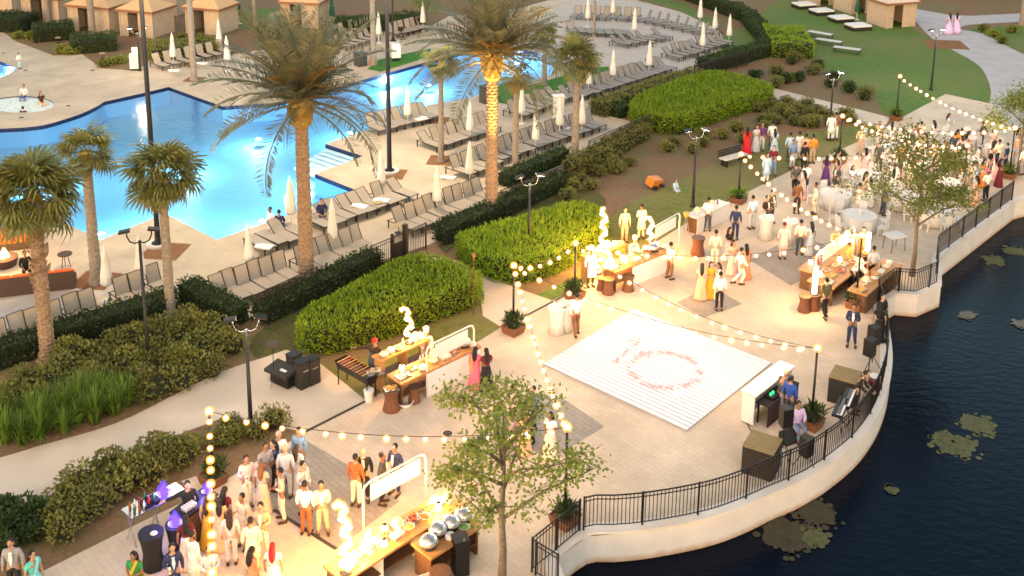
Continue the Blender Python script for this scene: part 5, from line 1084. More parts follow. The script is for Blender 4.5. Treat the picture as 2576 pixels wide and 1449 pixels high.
P_(2385, 86, 200, 'lehenga', 'lav', 'lav', 'person in long lavender gown on the walkway, left of two', 'stand', 1.12, c3='lav')
P_(2404, 84, 160, 'lehenga', 'lav', 'lav', 'person in long lavender gown on the walkway, right of two', 'stand', 1.12, c3='lav')
P_(2478, 506, 200, 'shirt', 'white', 'black', 'person in white shirt with pink turban by the right railing', 'talk', extra=(('cap', 'turban', CN['pink']),))
for i, (x, y, k, a, b, d) in enumerate([(2470, 472, 'saree', 'orange', 'orange', 'orange sari left of the pink turban'), (2500, 457, 'saree', 'pink', 'ppink', 'pink sari at the right end'), (2527, 432, 'suit', 'navy', 'navy', 'navy suit by the right planter'), (2450, 482, 'kurta', 'sky', 'white', 'sky blue kurta left of the orange sari'), (2570, 442, 'shirt', 'white', 'grey', 'white shirt at the right edge'),
        (2302, 378, 'shirt', 'rust', 'char', 'rust shirt at the far banquet side'), (2322, 400, 'dress', 'peach', 'peach', 'peach dress amid far banquet tables'), (2343, 416, 'dress', 'coral', 'bark', 'coral top amid banquet tables'), (2370, 425, 'suit', 'black', 'black', 'black suit amid banquet tables'), (2402, 396, 'shirt', 'orange', 'tan', 'orange shirt at the far banquet tables'), (2414, 412, 'shirt', 'ppink', 'grey', 'pale pink shirt by the far right tables'), (2496, 420, 'dress', 'pink', 'pink', 'pink dress by the right tree'),
        (2264, 430, 'dress', 'orange', 'orange', 'orange dress left in the tree leaves'), (2300, 438, 'dress', 'pink', 'pink', 'pink dress in the tree leaves'), (2356, 440, 'shirt', 'beige', 'tan', 'beige shirt in the tree leaves'), (2378, 446, 'suit', 'maroon', 'black', 'maroon jacket in the tree leaves'), (2403, 440, 'kurta', 'peach', 'peach', 'peach kurta right of the tree'), (2392, 466, 'suit', 'grey', 'grey', 'grey suit right of the tree'), (2420, 470, 'dress', 'maroon', 'peach', 'maroon blouse right of the tree'), (2488, 445, 'suit', 'bark', 'bark', 'dark brown suit by the pink sari'), (2511, 470, 'dress', 'maroon', 'maroon', 'maroon dress at the right railing'), (2170, 375, 'saree', 'aqua', 'lgrey', 'pale green sari at the terrace edge'), (2240, 372, 'dress', 'white', 'white', 'white dress at the far terrace'), (2285, 395, 'suit', 'char', 'char', 'charcoal suit at the far terrace')]):
    P_(x, y, R.uniform(0, 360), k, a, b, 'person in %s' % d, R.choice(['stand', 'talk', 'glass']), .97, group=GB, c3='white')
# pool side people
P_(1698, 480, 40, 'shirt', 'sky', 'sky', 'small child in pale shirt sitting on the slope lawn', 'sit', .72, z=-.28)
P_(50, 174, 60, 'shirt', 'white', 'sky', 'small child in swimwear at the plunge pool corner', 'stand', .72)
P_(62, 248, 0, 'shirt', 'lgrey', 'royal', 'person in grey shirt and blue shorts sitting on the hot tub rim', 'sit', 1, z=-.3)
P_(105, 262, 40, 'dress', 'bark', 'peach', 'person with dark hair sitting at the hot tub right rim', 'sit', 1, z=-.35)
P_(58, 280, 180, 'shirt', 'bark', 'bark', 'person soaking in the hot tub, only head showing', 'stand', 1, z=-1.42)
P_(681, 560, -40, 'shirt', 'white', 'sky', 'person in white standing in the pool by the near edge', 'stand', .95, z=-.85)
P_(704, 590, 180, 'shirt', 'navy', 'navy', 'person in navy sitting at the pool edge', 'sit', 1, z=-.05)
P_(729, 510, 30, 'shirt', 'peach', 'royal', 'swimmer standing in the pool behind an umbrella', 'stand', 1., z=-.95)
P_(810, 560, 20, 'shirt', 'navy', 'char', 'person in navy sitting on a pool edge lounger', 'sit', 1, z=-.05)
P_(68, 702, 30, 'shirt', 'black', 'black', 'dark clothed person sitting by the fire pit', 'sit', 1)
P_(1008, 97, 30, 'shirt', 'bark', 'char', 'dark person sitting on loungers by the thin pole', 'sit', 1)
# ================================================================== DANCE FLOOR
m_gloss = M('gloss_white', (.68, .68, .72), (.73, .73, .77), 2, .06, spec=.75); m_joint = M('floor_joint', (.33, .33, .36), rough=.4)
O = G(1367, 919, .02); Uv = (G(1594, 781, .02) - O); Vv = (G(1719, 1089, .02) - O); UL, VL = 5.92, 6.34
az = atan2(Uv.y, Uv.x); t = thing('dance_floor', 'white striped glossy dance floor with rose petal ring', 'dance floor', O, az)
ob('base', MB().box((UL / 2, -VL / 2, .025), (UL, VL, .05)).mesh('base', m_joint), t)
NP = 27; pw = UL / NP; pm = MB().box((0, 0, .012), (pw * .72, VL - .01, .024)).mesh('plank', m_gloss)
for i in range(NP): ob('plank', pm, t, (pw * (i + .5), -VL / 2, .05))
DF_T = .095
def dfl(px, py):
    q = G(px, py, .095) - O; return Vector((q.x * cos(az) + q.y * sin(az), -q.x * sin(az) + q.y * cos(az), .078))
pt = MB(); c = dfl(1672, 931)
def petal(p):
    a = R.uniform(0, 6.3); s = R.uniform(.02, .036); d = Vector((cos(a), sin(a), R.uniform(-.1, .3))); u = Vector((-sin(a), cos(a), R.uniform(-.2, .2)))
    pt.add([p - d * s, p + u * s * .7, p + d * s + Vector((0, 0, .012)), p - u * s * .7], [(0, 1, 2, 3)])
for _ in range(950):
    a = R.uniform(0, 2 * pi)
    if noise.noise(Vector((cos(a) * 2.5, sin(a) * 2.5, 3))) < -.36: continue
    r = R.gauss(1.28, .10); petal(c + Vector((r * cos(a), r * sin(a), .01 + R.random() * .02)))
for (x0, y0), (x1, y1), n in [((1542, 914), (1617, 851), 120), ((1575, 862), (1605, 851), 26), ((1540, 906), (1562, 918), 20)]:
    A, B = dfl(x0, y0), dfl(x1, y1)
    for _ in range(n):
        s = R.random()
        if n > 100 and .52 < s < .62: continue
        petal(A.lerp(B, s) + Vector((R.gauss(0, .05), R.gauss(0, .05), .01)))
o = ob('rose_petals', pt.mesh('rose_petals', M('petal', (.58, .17, .24), (.70, .40, .42), 9, .7), fix=False), t); o['kind'] = 'stuff'

# ================================================================== FOOD STATIONS
m_panel = M('white_panel', (.70, .68, .69), rough=.5); m_top = M('counter_wood', (.36, .17, .06), (.48, .25, .09), 7, .45); m_dkwood = M('dark_wood', (.09, .045, .022), (.14, .07, .035), 9, .6)
m_steel = M('steel', (.55, .55, .56), rough=.28, metal=.9); m_china = M('china', (.74, .72, .68), rough=.3); m_wkr = M('wicker_brown', (.13, .052, .026), (.20, .085, .042), 30, .8)
m_food = [M('food_gold', (.55, .28, .06), (.65, .42, .12), 25, .7), M('food_red', (.45, .07, .03), (.6, .18, .06), 25, .7), M('food_green', (.07, .22, .03), (.2, .36, .07), 25, .7), M('food_cream', (.62, .5, .33), (.7, .6, .45), 25, .7)]
m_glow = emis('light_ribbon', (1, .86, .58), 3.2)
def frame_of(a, b):
    A, B = G(*a, .02), G(*b, .02); d = B - A; return A, atan2(d.y, d.x), d.length
def counter(name, label, a, b, dep, h, front=(.25, 1.), cat='counter', panel=None, top=m_top):
    A, az, L_ = frame_of(a, b); t = thing(name, label, cat, A, az)
    ob('countertop', MB().box((L_ / 2, dep / 2, h), (L_ + .1, dep + .1, .07)).mesh('countertop', top), t)
    for x in (.04, L_ - .04): ob('end_panel', MB().box((x, dep / 2, h / 2 - .02), (.06, dep - .06, h - .04)).mesh('end_panel', m_dkwood), t)
    if front: ob('front_panel', MB().box((L_ * (front[0] + front[1]) / 2, -.012, h / 2 - .03), (L_ * (front[1] - front[0]), .03, h - .08)).mesh('front_panel', panel or m_panel), t)
    ob('shelf', MB().box((L_ / 2, dep / 2, h * .42), (L_ - .16, dep - .08, .04)).mesh('shelf', m_dkwood), t)
    return (A, az, L_, h + .036)
def on(fr, x, y, dz=0): A, az, L_, h = fr; return A + Vector((x * L_ * cos(az) - y * sin(az), x * L_ * sin(az) + y * cos(az), h + dz))
def ptube(pts, r): return MB().tube(pts, r, 7)
def sign_frame(label, a, b, h, bl=(.18, .86), base=0.02):
    A, B = G(*a, .02), G(*b, .02); A.z = B.z = base; d = B - A; L_ = d.length; t = thing('sign_frame', label, 'sign frame', A, atan2(d.y, d.x), 'white arched sign frames')
    for x, s in ((0, 1), (L_, -1)): ob('post', ptube([(x, 0, 0), (x, 0, h - .22), (x + s * .06, 0, h - .07), (x + s * .2, 0, h)], .032).mesh('post', m_white, True), t)
    ob('top_rail', ptube([(.2, 0, h), (L_ - .2, 0, h)], .03).mesh('top_rail', m_white, True), t)
    ob('board', MB().box((L_ * (bl[0] + bl[1]) / 2, 0, h - .36), (L_ * (bl[1] - bl[0]), .03, .52)).mesh('board', m_panel), t)
    return t
def glow_tower(loc, h, label, seed, power, n=5, r=.085, hook=True):
    t = thing('light_tower', label, 'light sculpture', loc, R.uniform(-.3, .3), 'glowing light towers'); ob('base', MB().lathe([(.17, 0), (.17, .04), (.05, .06)], 12).mesh('base', m_black), t)
    st = R.getstate(); R.seed(seed); pts = []; k = n * 4
    for i in range(k + 1):
        s = i / k; pts.append((.13 * sin(s * n * pi) * (1 - .3 * s), .04 * cos(s * n * 2), .06 + s * h))
    if hook: pts += [(-.06, 0, h + .2), (-.2, 0, h + .24), (-.3, 0, h + .14)]
    rr = [r * (.8 + .5 * abs(sin(i * .9))) for i in range(len(pts))]; ob('ribbon', MB().tube(pts, [q * .55 for q in rr], 8).mesh('ribbon', m_glow, True), t); ob('glow_sleeve', MB().tube(pts, [q * 1.15 for q in rr], 8).mesh('glow_sleeve', m_halo, True), t)  # outer tube is a painted amber halo, not a part of the tower
    for i in range(1, n): q = pts[i * 4]; ob('glow_cup', MB().lathe([(.04, -.05), (.11, .03), (.09, .06)], 10, c=(q[0] + .08 * (-1) ** i, q[1], q[2])).mesh('glow_cup', m_glow, True), t)
    R.setstate(st); point(t, (0, -.35, h * .55), power * .42, (1, .44, .10), .25); point(t, (0, .35, h * .6), power * .6, (1, .44, .10), .25); return t
def dish(name, specs, label, cat, loc, rz=0., group=None, s=1.): return spawn(specs, name, label, cat, loc, rz, group, s)
TRAY = lambda f: [('tray', MB().box((0, 0, .025), (.5, .34, .04)).mesh('tray', m_steel)), ('food', food_mesh(.44, .28, f))]
def food_mesh(w, d, f):
    mb = MB()
    for _ in range(26): x, y = R.uniform(-w / 2, w / 2) * .9, R.uniform(-d / 2, d / 2) * .9; mb.ball((x, y, .06 + R.random() * .015), (R.uniform(.03, .05), R.uniform(.03, .045), .028), 6, 4)
    return mb.mesh('food', m_food[f], True)
TRAYS = [TRAY(i) for i in range(4)]
BOWL = lambda f: [('bowl', MB().lathe([(.07, 0), (.17, .09), (.155, .09), (.06, .02)], 14, cap=False).mesh('bowl', m_china, True)), ('food', MB().ball((0, 0, .07), (.14, .14, .05), 10, 5).mesh('food', m_food[f], True))]
BOWLS = [BOWL(i) for i in range(4)]
PLATES = [('plate', MB().lathe([(.08, .012 + k * .022), (.135, .022 + k * .022), (.135, .026 + k * .022), (.08, .02 + k * .022)], 14).mesh('plate', m_china, True)) for k in range(6)]
BOTTLE = lambda c: [('bottle', MB().lathe([(.04, 0), (.04, .18), (.015, .24), (.015, .3)], 8).mesh('bottle', M('bottle_' + c[0], c[1], rough=.15), True)), ('cap', MB().lathe([(.017, .3), (.017, .32)], 8).mesh('cap', m_black))]
BOTS = [BOTTLE(c) for c in (('green', (.02, .12, .03)), ('amber', (.25, .09, .01)), ('clear', (.6, .62, .6)), ('red', (.35, .03, .03)))]
CHAF = [('pan', MB().lathe([(.24, .10), (.27, .18), (.27, .2)], 18).mesh('pan', m_steel, True)), ('lid', MB().ball((0, 0, .2), (.265, .265, .17), 16, 8).mesh('lid', m_steel, True), [('handle', MB().tube([(-.05, 0, .37), (-.05, 0, .41), (.05, 0, .41), (.05, 0, .37)], .012, 5).mesh('handle', m_black))]), ('stand', MB().lathe([(.2, 0), (.22, .02), (.18, .1)], 12).mesh('stand', m_black))]
LANT = [('glass', MB().lathe([(.09, .02), (.10, .12), (.07, .24)], 10).mesh('glass', emis('lantern_glow', (1, .74, .4), 2.2), True)), ('base', MB().lathe([(.10, 0), (.10, .02)], 10).mesh('base', m_black)), ('cap', MB().lathe([(.075, .24), (.02, .29)], 10).mesh('cap', m_black))]
CAKE = [('stand', MB().lathe([(.10, 0), (.03, .02), (.03, .14), (.19, .16), (.19, .18)], 14).mesh('stand', m_china, True)), ('pile', MB().lathe([(.16, .18), (.15, .26), (.07, .34), (.01, .37)], 10, wob=lambda a, j: 1 + .12 * sin(a * 5 + j * 2)).mesh('pile', m_food[3], True))]
CUPS = [('cup', MB().lathe([(.03, 0), (.038, .1)], 8, c=(x * .085, y * .085, 0)).mesh('cup', m_china)) for x in range(-2, 3) for y in range(-1, 2)]
DRUM = [('body', MB().lathe([(.26, 0), (.25, .06), (.20, .3), (.19, .42), (.225, .62)], 16, wob=lambda a, j: 1 + .015 * sin(a * 16)).mesh('body', m_wkr)), ('top', MB().lathe([(.25, .62), (.25, .66)], 16).mesh('top', m_dkwood))]
def drum(px, py, label, s=1.): return spawn(DRUM, 'wicker_stool', label, 'stool', G(px, py, .02), R.uniform(0, 6), 'flared wicker drum stools', s)
KIND = {'t': ('serving_tray', 'tray', TRAYS), 'b': ('serving_bowl', 'bowl', BOWLS), 'p': ('plate_stack', 'plates', [PLATES]), 'o': ('bottle', 'bottle', BOTS), 'c': ('chafing_dish', 'chafing dish', [CHAF]), 'l': ('lantern', 'lantern', [LANT]), 'k': ('dessert_stand', 'dessert stand', [CAKE]), 'u': ('cup_set', 'cups', [CUPS])}
FN = ['golden', 'red', 'green', 'creamy']; BN = ['green', 'amber', 'clear', 'red']
def lay(fr, items, place):
    cnt = {}
    for it in items:
        k, x, y = it[0], it[1], it[2]; v = it[3] if len(it) > 3 else 0; nm, cat, sp = KIND[k]; cnt[k] = cnt.get(k, 0) + 1
        d = {'t': 'steel tray of %s food' % FN[v % 4], 'b': 'white bowl of %s food' % FN[v % 4], 'p': 'stack of white plates', 'o': '%s bottle' % BN[v % 4], 'c': 'silver domed chafing dish', 'l': 'glowing glass lantern', 'k': 'white pedestal of pastries', 'u': 'white cups'}[k]
        dish(nm, sp[v % len(sp)], '%s, %s from left on %s' % (d, ORD[cnt[k] - 1], place), cat, on(fr, x, y), fr[1] + R.uniform(-.15, .15), '%s on %s' % (cat if cat.endswith('s') else cat + 's', place))
# near station
f1 = counter('food_station', 'near food station counter with white front and wood top', (1012, 1030), (1206, 934), .75, 1.0, (.3, 1.))
lay(f1, [('t', .08, .3, 3), ('t', .2, .5, 0), ('p', .3, .2), ('o', .36, .6, 2), ('o', .4, .62, 2), ('b', .46, .3, 3), ('k', .52, .5), ('u', .6, .25), ('t', .7, .35, 1), ('t', .8, .5, 0), ('c', .88, .4), ('p', .95, .2), ('l', .76, .62), ('l', .14, .64)], 'the near station counter')
A, azz, L_, h_ = f1
q0 = on(f1, .02, 1.25, -f1[3]); s1 = thing('back_bar', 'tall wooden back bar behind the near food station', 'back bar', q0, azz)
ob('shelf_top', MB().box((1.1, .25, 1.3), (2.3, .55, .06)).mesh('shelf_top', m_top), s1); [ob('side_panel', MB().box((x, .25, .65), (.07, .5, 1.26)).mesh('side_panel', m_top), s1) for x in (.1, 1.15, 2.15)]; ob('shelf', MB().box((1.1, .25, .62), (2.0, .46, .04)).mesh('shelf', m_dkwood), s1)
fb = (q0 + Vector((0, 0, 0)), azz, 2.2, 1.332)
lay(fb, [('b', .12, .2, 3), ('p', .28, .25), ('b', .42, .2, 0), ('o', .55, .3, 2), ('k', .8, .25), ('l', .94, .3)], 'the near back bar')
glow_tower(on(fb, .68, .28), 1.15, 'glowing curled light tower on the near back bar', 4, 130, 4, .075)
sign_frame('white arched sign frame over the near food station', (1074, 1000), (1192, 938), 2.0)
for px, py, lb, s in [(985, 1030, 'large wicker drum stool at the left end of the near station', 1.2), (1042, 1010, 'smaller wicker drum under the near counter end', .9)]: drum(px, py, lb, s)
dish('serving_tray', TRAYS[0], 'steel tray on the large wicker drum by the near station', 'tray', G(985, 1030, .02) + Vector((0, 0, .795)), .4)
t = thing('bucket', 'white bucket on the terrace left of the near station', 'bucket', G(928, 1008, .02)); ob('body', MB().lathe([(.14, 0), (.18, .4)], 14).mesh('body', m_china), t); ob('rim', MB().lathe([(.19, .4), (.19, .43)], 14).mesh('rim', m_white), t)
t = thing('basin', 'shallow pale basin beside the large wicker drum', 'basin', G(1020, 1020, .02)); ob('body', MB().lathe([(.2, 0), (.3, .16), (.28, .16), (.18, .03)], 16, cap=False).mesh('body', m_china, True), t); ob('rim', MB().lathe([(.3, .16), (.31, .18), (.29, .18)], 16, cap=False).mesh('rim', m_white), t)
def grill(px, py, az):
    t = thing('grill', 'black charcoal grill trough on legs behind the near station', 'grill', G(px, py, .02), az); b = MB(); b.add([(-.9, -.28, .95), (.9, -.28, .95), (.9, .28, .95), (-.9, .28, .95), (-.85, -.18, .62), (.85, -.18, .62), (.85, .18, .62), (-.85, .18, .62)], [(0, 1, 5, 4), (1, 2, 6, 5), (2, 3, 7, 6), (3, 0, 4, 7), (7, 6, 5, 4)]); ob('trough', b.mesh('trough', m_black), t)
    for x in (-.8, .8):
        for y in (-.2, .2): ob('leg', MB().tube([(x, y, 0), (x, y, .7)], .025, 5).mesh('leg', m_black), t)
    ob('coals', MB().box((0, 0, .85), (1.7, .44, .06)).mesh('coals', M('coals', (.04, .03, .025), (.16, .12, .1), 30, .9)), t)
    for k in range(9): ob('skewer', MB().tube([(-.7 + k * .17, -.3, .97), (-.7 + k * .17, .3, .97)], .018, 5).mesh('skewer', m_food[k % 2]), t)
    return t
grill(898, 982, radians(-42)); dish('serving_tray', TRAYS[3], 'steel tray of skewers at the grill end', 'tray', G(945, 992, .02) + Vector((0, 0, .9)), .3)
t = thing('side_cart', 'steel cart under the tray by the grill', 'cart', G(945, 992, .02), .3); ob('top', MB().box((0, 0, .88), (.6, .45, .03)).mesh('top', m_steel), t); [ob('leg', MB().tube([(x, y, 0), (x, y, .87)], .015, 4).mesh('leg', m_steel), t) for x in (-.27, .27) for y in (-.2, .2)]
# middle station
f2 = counter('food_station', 'middle food station counter, brilliantly lit, white front', (1548, 738), (1690, 678), .8, .98, (.28, 1.))
lay(f2, [('t', .05, .3, 3), ('t', .16, .5, 0), ('k', .26, .3), ('b', .34, .6, 1), ('u', .42, .25), ('t', .5, .5, 2), ('b', .58, .25, 2), ('t', .66, .5, 1), ('c', .76, .4), ('t', .86, .5, 3), ('p', .94, .25), ('l', .12, .66), ('l', .3, .68), ('l', .7, .68), ('l', .9, .66)], 'the middle station counter')
q0 = on(f2, -.05, 1.5, -f2[3]); s2 = thing('back_bar', 'low wooden back bar behind the middle food station', 'back bar', q0, f2[1])
ob('shelf_top', MB().box((1.2, .25, 1.1), (2.5, .5, .06)).mesh('shelf_top', m_top), s2); [ob('side_panel', MB().box((x, .25, .55), (.06, .46, 1.06)).mesh('side_panel', m_top), s2) for x in (.06, 1.2, 2.34)]
fb2 = (q0, f2[1], 2.4, 1.132); lay(fb2, [('b', .15, .2, 3), ('p', .35, .25), ('k', .6, .25), ('l', .78, .25), ('b', .92, .2, 0)], 'the middle back bar')
glow_tower(on(fb2, .5, .3), 1.9, 'tall glowing light tower behind the middle station', 6, 190, 6, .085, False)
glow_tower(G(1528, 722, .02) + Vector((0, 0, .68)), 1.15, 'curled glowing light tower at the left end of the middle station', 8, 190, 4, .085)
glow_tower(G(1505, 690, .02), 1.6, 'slim glowing light tower beside the cook in white', 12, 70, 5, .04, False)
glow_tower(on(f2, .98, 1.3, -f2[3] + 1.0), .9, 'short glowing tower right behind the middle sign frame', 14, 150, 3, .08)
t = thing('pedestal', 'dark pedestal holding the short glowing tower', 'pedestal', on(f2, .98, 1.3, -f2[3])); ob('body', MB().lathe([(.2, 0), (.15, .05), (.15, .95), (.2, .99)], 12).mesh('body', m_dkwood), t); ob('foot', MB().lathe([(.24, 0), (.24, .03)], 12).mesh('foot', m_black), t)
sign_frame('white arched sign frame over the middle food station', (1632, 680), (1706, 634), 2.0)
for px, py, lb, s in [(1530, 738, 'large wicker drum at the left end of the middle station', 1.05), (1580, 730, 'second wicker drum at the middle station corner', 1.05), (1512, 728, 'wicker drum beside the cook in white', .85)]: drum(px, py, lb, s)
# near buffet at the bottom
f3 = counter('buffet_counter', 'long wooden buffet counter at the bottom with dark underside', (868, 1540), (1165, 1340), .8, .95, None)
A, az3, L3, h3 = f3; o = [x for x in bpy.data.objects if x.get('label', '').startswith('long wooden buffet counter')][0]
for x in (.3, .62): ob('leg_panel', MB().box((L3 * x, .3, .45), (.06, .6, .86)).mesh('leg_panel', m_panel), o)
ob('back_panel', MB().box((L3 * .5, .76, .45), (L3 - .3, .03, .8)).mesh('back_panel', m_dkwood), o)
lay(f3, [('p', .12, .3), ('t', .2, .5, 3), ('k', .26, .3), ('b', .32, .5, 3), ('l', .36, .25), ('t', .42, .5, 1), ('u', .48, .3), ('k', .53, .55), ('b', .58, .3, 0), ('t', .66, .5, 1), ('b', .72, .3, 1), ('t', .8, .5, 0), ('l', .84, .3), ('b', .89, .5, 2), ('k', .94, .35), ('l', .28, .65), ('l', .45, .68)], 'the bottom buffet')
glow_tower(on(f3, .10, .45), 1.55, 'tall curled light tower at the left end of the bottom buffet', 16, 170, 6, .095)
glow_tower(on(f3, .05, .2), .35, 'low glowing knot at the foot of the bottom light tower', 18, 50, 2, .11, False)
glow_tower(on(f3, .3, .5), .45, 'low glowing tower amid the bottom buffet dishes', 20, 90, 2, .09, False)
glow_tower(on(f3, .86, .45), .3, 'small glowing tower at the far end of the bottom buffet', 22, 70, 2, .07, False)
sign_frame('arched sign frame with blank board behind the bottom buffet', (916, 1375), (1072, 1285), 2.0, (.12, .9))
f3b = counter('side_table', 'wooden side table carrying silver chafing dishes at the bottom', (1085, 1475), (1205, 1395), .75, .9, None, 'table')
lay(f3b, [('c', .12, .35), ('c', .4, .55), ('u', .3, .6), ('p', .48, .2), ('c', .66, .5), ('b', .78, .2, 2), ('c', .92, .5)], 'the side table')
drum(1108, 1500, 'dark flared stool under the chafing dish table', 1.2)
t = thing('black_bin', 'tall black cloth covered bin by the chafing dish table', 'bin', G(1158, 1440, .02), .4); ob('body', MB().box((0, 0, .55), (.4, .4, 1.1)).mesh('body', m_black), t); ob('lid', MB().box((0, 0, 1.12), (.44, .44, .04)).mesh('lid', m_black), t)
t = thing('box', 'open cream box at the bottom edge under the side table', 'box', G(1075, 1490, .02), .5); [ob('side', MB().box((x, y, .2), d).mesh('side', m_china), t) for x, y, d in ((.24, 0, (.03, .48, .4)), (-.24, 0, (.03, .48, .4)), (0, .23, (.45, .03, .4)), (0, -.23, (.45, .03, .4)))]
mb = MB(); 
# lakeside buffet
f4 = counter('buffet_table', 'lakeside buffet table with orange wood top, left of two', (2092, 772), (2178, 702), 1.1, .85, None, 'table')
lay(f4, [('t', .08, .3, 3), ('b', .15, .8, 3), ('t', .28, .5, 0), ('b', .36, .9, 1), ('t', .48, .4, 1), ('b', .56, .8, 0), ('t', .66, .6, 3), ('l', .74, .9), ('b', .82, .4, 1), ('t', .92, .7, 0), ('l', .2, .95)], 'the left lakeside table')
f5 = counter('buffet_table', 'lakeside buffet table with brown front beside the railing', (2175, 790), (2262, 712), .75, .85, (0., 1.), 'table', m_dkwood)
lay(f5, [('t', .06, .3, 0), ('b', .14, .5, 0), ('k', .25, .4), ('o', .34, .5, 1), ('b', .42, .3, 3), ('t', .54, .45, 0), ('u', .64, .35), ('o', .72, .5, 0), ('b', .8, .35, 3), ('p', .92, .4), ('o', .48, .6, 3)], 'the right lakeside table')
f6 = counter('buffet_table', 'rear lakeside buffet table under the hanging bulbs', (2052, 738), (2150, 655), .8, .9, (0, 1.), 'table', m_top)
lay(f6, [('b', .1, .3, 0), ('t', .24, .4, 1), ('b', .38, .5, 1), ('t', .52, .3, 0), ('k', .66, .5), ('b', .8, .3, 3), ('t', .92, .4, 2), ('l', .15, .6), ('l', .45, .65), ('l', .75, .65)], 'the rear lakeside table')
def glow_tube(px, py, z, h, label):
    t = thing('light_tube', label, 'light column', G(px, py, .02) + Vector((0, 0, z)), 0, 'straight glowing light columns'); ob('tube', MB().lathe([(.1, .05), (.1, h)], 12).mesh('tube', m_glow, True), t); ob('base', MB().lathe([(.16, 0), (.16, .05)], 12).mesh('base', m_black), t); ob('cap', MB().lathe([(.105, h), (.105, h + .03)], 12).mesh('cap', m_white), t); point(t, (-.35, -.3, h * .5), 40, (1, .5, .16), .2)
glow_tube(2045, 778, .69, 1.2, 'glowing light column on the front lakeside wicker drum'); glow_tube(2178, 672, .75, .95, 'glowing light column at the rear of the lakeside buffet')
t = thing('pedestal', 'wooden pedestal under the rear light column', 'pedestal', G(2178, 672, .02)); ob('body', MB().lathe([(.2, 0), (.17, .7)], 12).mesh('body', m_top), t); ob('plate', MB().lathe([(.24, .7), (.24, .745)], 12).mesh('plate', m_top), t)
for px, py, lb, s in [(2045, 778, 'wicker drum holding the front light column', 1.05), (2022, 782, 'wicker drum left of the front light column', 1.05), (2052, 772, 'wicker drum behind the dark olive coat', .8)]: drum(px, py, lb, s)
sign_frame('arched sign frame over the rear lakeside table', (2046, 742), (2142, 664), 1.9)
# ================================================================== BAR AT THE LOWER LEFT
m_vio = emis('violet_ice', (.14, .05, 1), .8); m_ice = glowshell('violet_glass', (.20, .10, 1), .3, .55); m_blackcl = M('black_cloth', (.014, .014, .017), rough=.8)
def hightop(px, py, label, h=1.08, r=.34, mat=m_blackcl):
    t = thing('cocktail_table', label, 'table', G(px, py, .02)); ob('cloth', MB().lathe([(r * .95, .02), (r * .72, h * .45), (r * .86, h * .8), (r, h - .02), (r, h)], 22, wob=lambda a, j: 1 + (.05 if j < 4 else 0) * sin(a * 7)).mesh('cloth', mat, True), t); ob('table_top', MB().lathe([(r + .01, h), (r + .01, h + .02)], 22).mesh('table_top', mat), t); return G(px, py, .02) + Vector((0, 0, h + .022))
q = hightop(386, 1425, 'round high table in tight black cloth at the lower left'); dish('serving_bowl', BOWLS[3], 'small pale bowl on the black cloth table', 'bowl', q + Vector((.12, -.1, 0)), 0, None, .6)
q = hightop(447, 1400, 'black clothed high table with violet glowing ice block', 1.05, .28)
def ice(loc, label, s):
    t = thing('ice_display', label, 'ice display', loc, 0, 'violet glowing ice displays', s); ob('core', MB().lathe([(.14, .03), (.10, .12), (.15, .2), (.04, .42)], 7, wob=lambda a, j: 1 + .2 * sin(a * 3 + j)).mesh('core', m_vio), t); ob('ice', MB().lathe([(.22, .0), (.24, .16), (.2, .3), (.09, .48), (.02, .6)], 8, wob=lambda a, j: 1 + .12 * sin(a * 4 + j)).mesh('ice', m_ice), t); ob('tray', MB().lathe([(.27, -.0), (.29, .03)], 16).mesh('tray', m_steel), t); point(t, (0, -.4, .35), 10, (.25, .15, 1), .15)
ice(q, 'violet glowing ice block on the black clothed table', .72)
def wire_table(px, py, label, h=1.0):
    t = thing('folding_table', label, 'table', G(px, py, .02), radians(48)); ob('top', MB().box((0, 0, h), (.95, .6, .035)).mesh('top', m_steel), t)
    for x in (-.38, .38): ob('leg', MB().tube([(x, -.25, 0), (x, .2, h)], .014, 4).mesh('leg', m_steel), t); ob('leg', MB().tube([(x, .25, 0), (x, -.2, h)], .014, 4).mesh('leg', m_steel), t)
    return (G(px, py, .02), radians(48), .9, h + .018)
w1 = wire_table(362, 1350, 'folding table crowded with bottles at the left bar'); w2 = wire_table(425, 1318, 'folding table with violet ice sculpture at the left bar')
t = thing('bottle_crate', 'black crate holding bar bottles', 'crate', on(w1, .25, -.05), w1[1]); ob('tray', MB().box((0, 0, .05), (.5, .4, .1)).mesh('tray', m_black), t); ob('divider', MB().box((0, 0, .12), (.02, .38, .06)).mesh('divider', m_black), t)
for i in range(9): dish('bottle', BOTS[i % 4], '%s bottle in the bar bottle cluster, %s from the left' % (BN[i % 4], ORD[i]), 'bottle', on(w1, -.35 + (i % 5) * .17, -.18 + (i // 5) * .25, .0 if i % 5 < 3 else .09), 0, 'bottles on the left bar')
ice(on(w2, -.1, 0), 'tall violet glowing ice sculpture on the folding table', .85)
bc = counter('bar_counter', 'curved bar counter section in front of the bartender in black', (470, 1385), (548, 1322), .5, 1.05, (0, 1.), 'bar', m_dkwood, m_black); ice(on(bc, .95, .3), 'small violet glow behind the guests at the bar end', .55); lay(bc, [('u', .3, .2), ('o', .5, .35, 1), ('o', .58, .3, 2)], 'the bar counter')
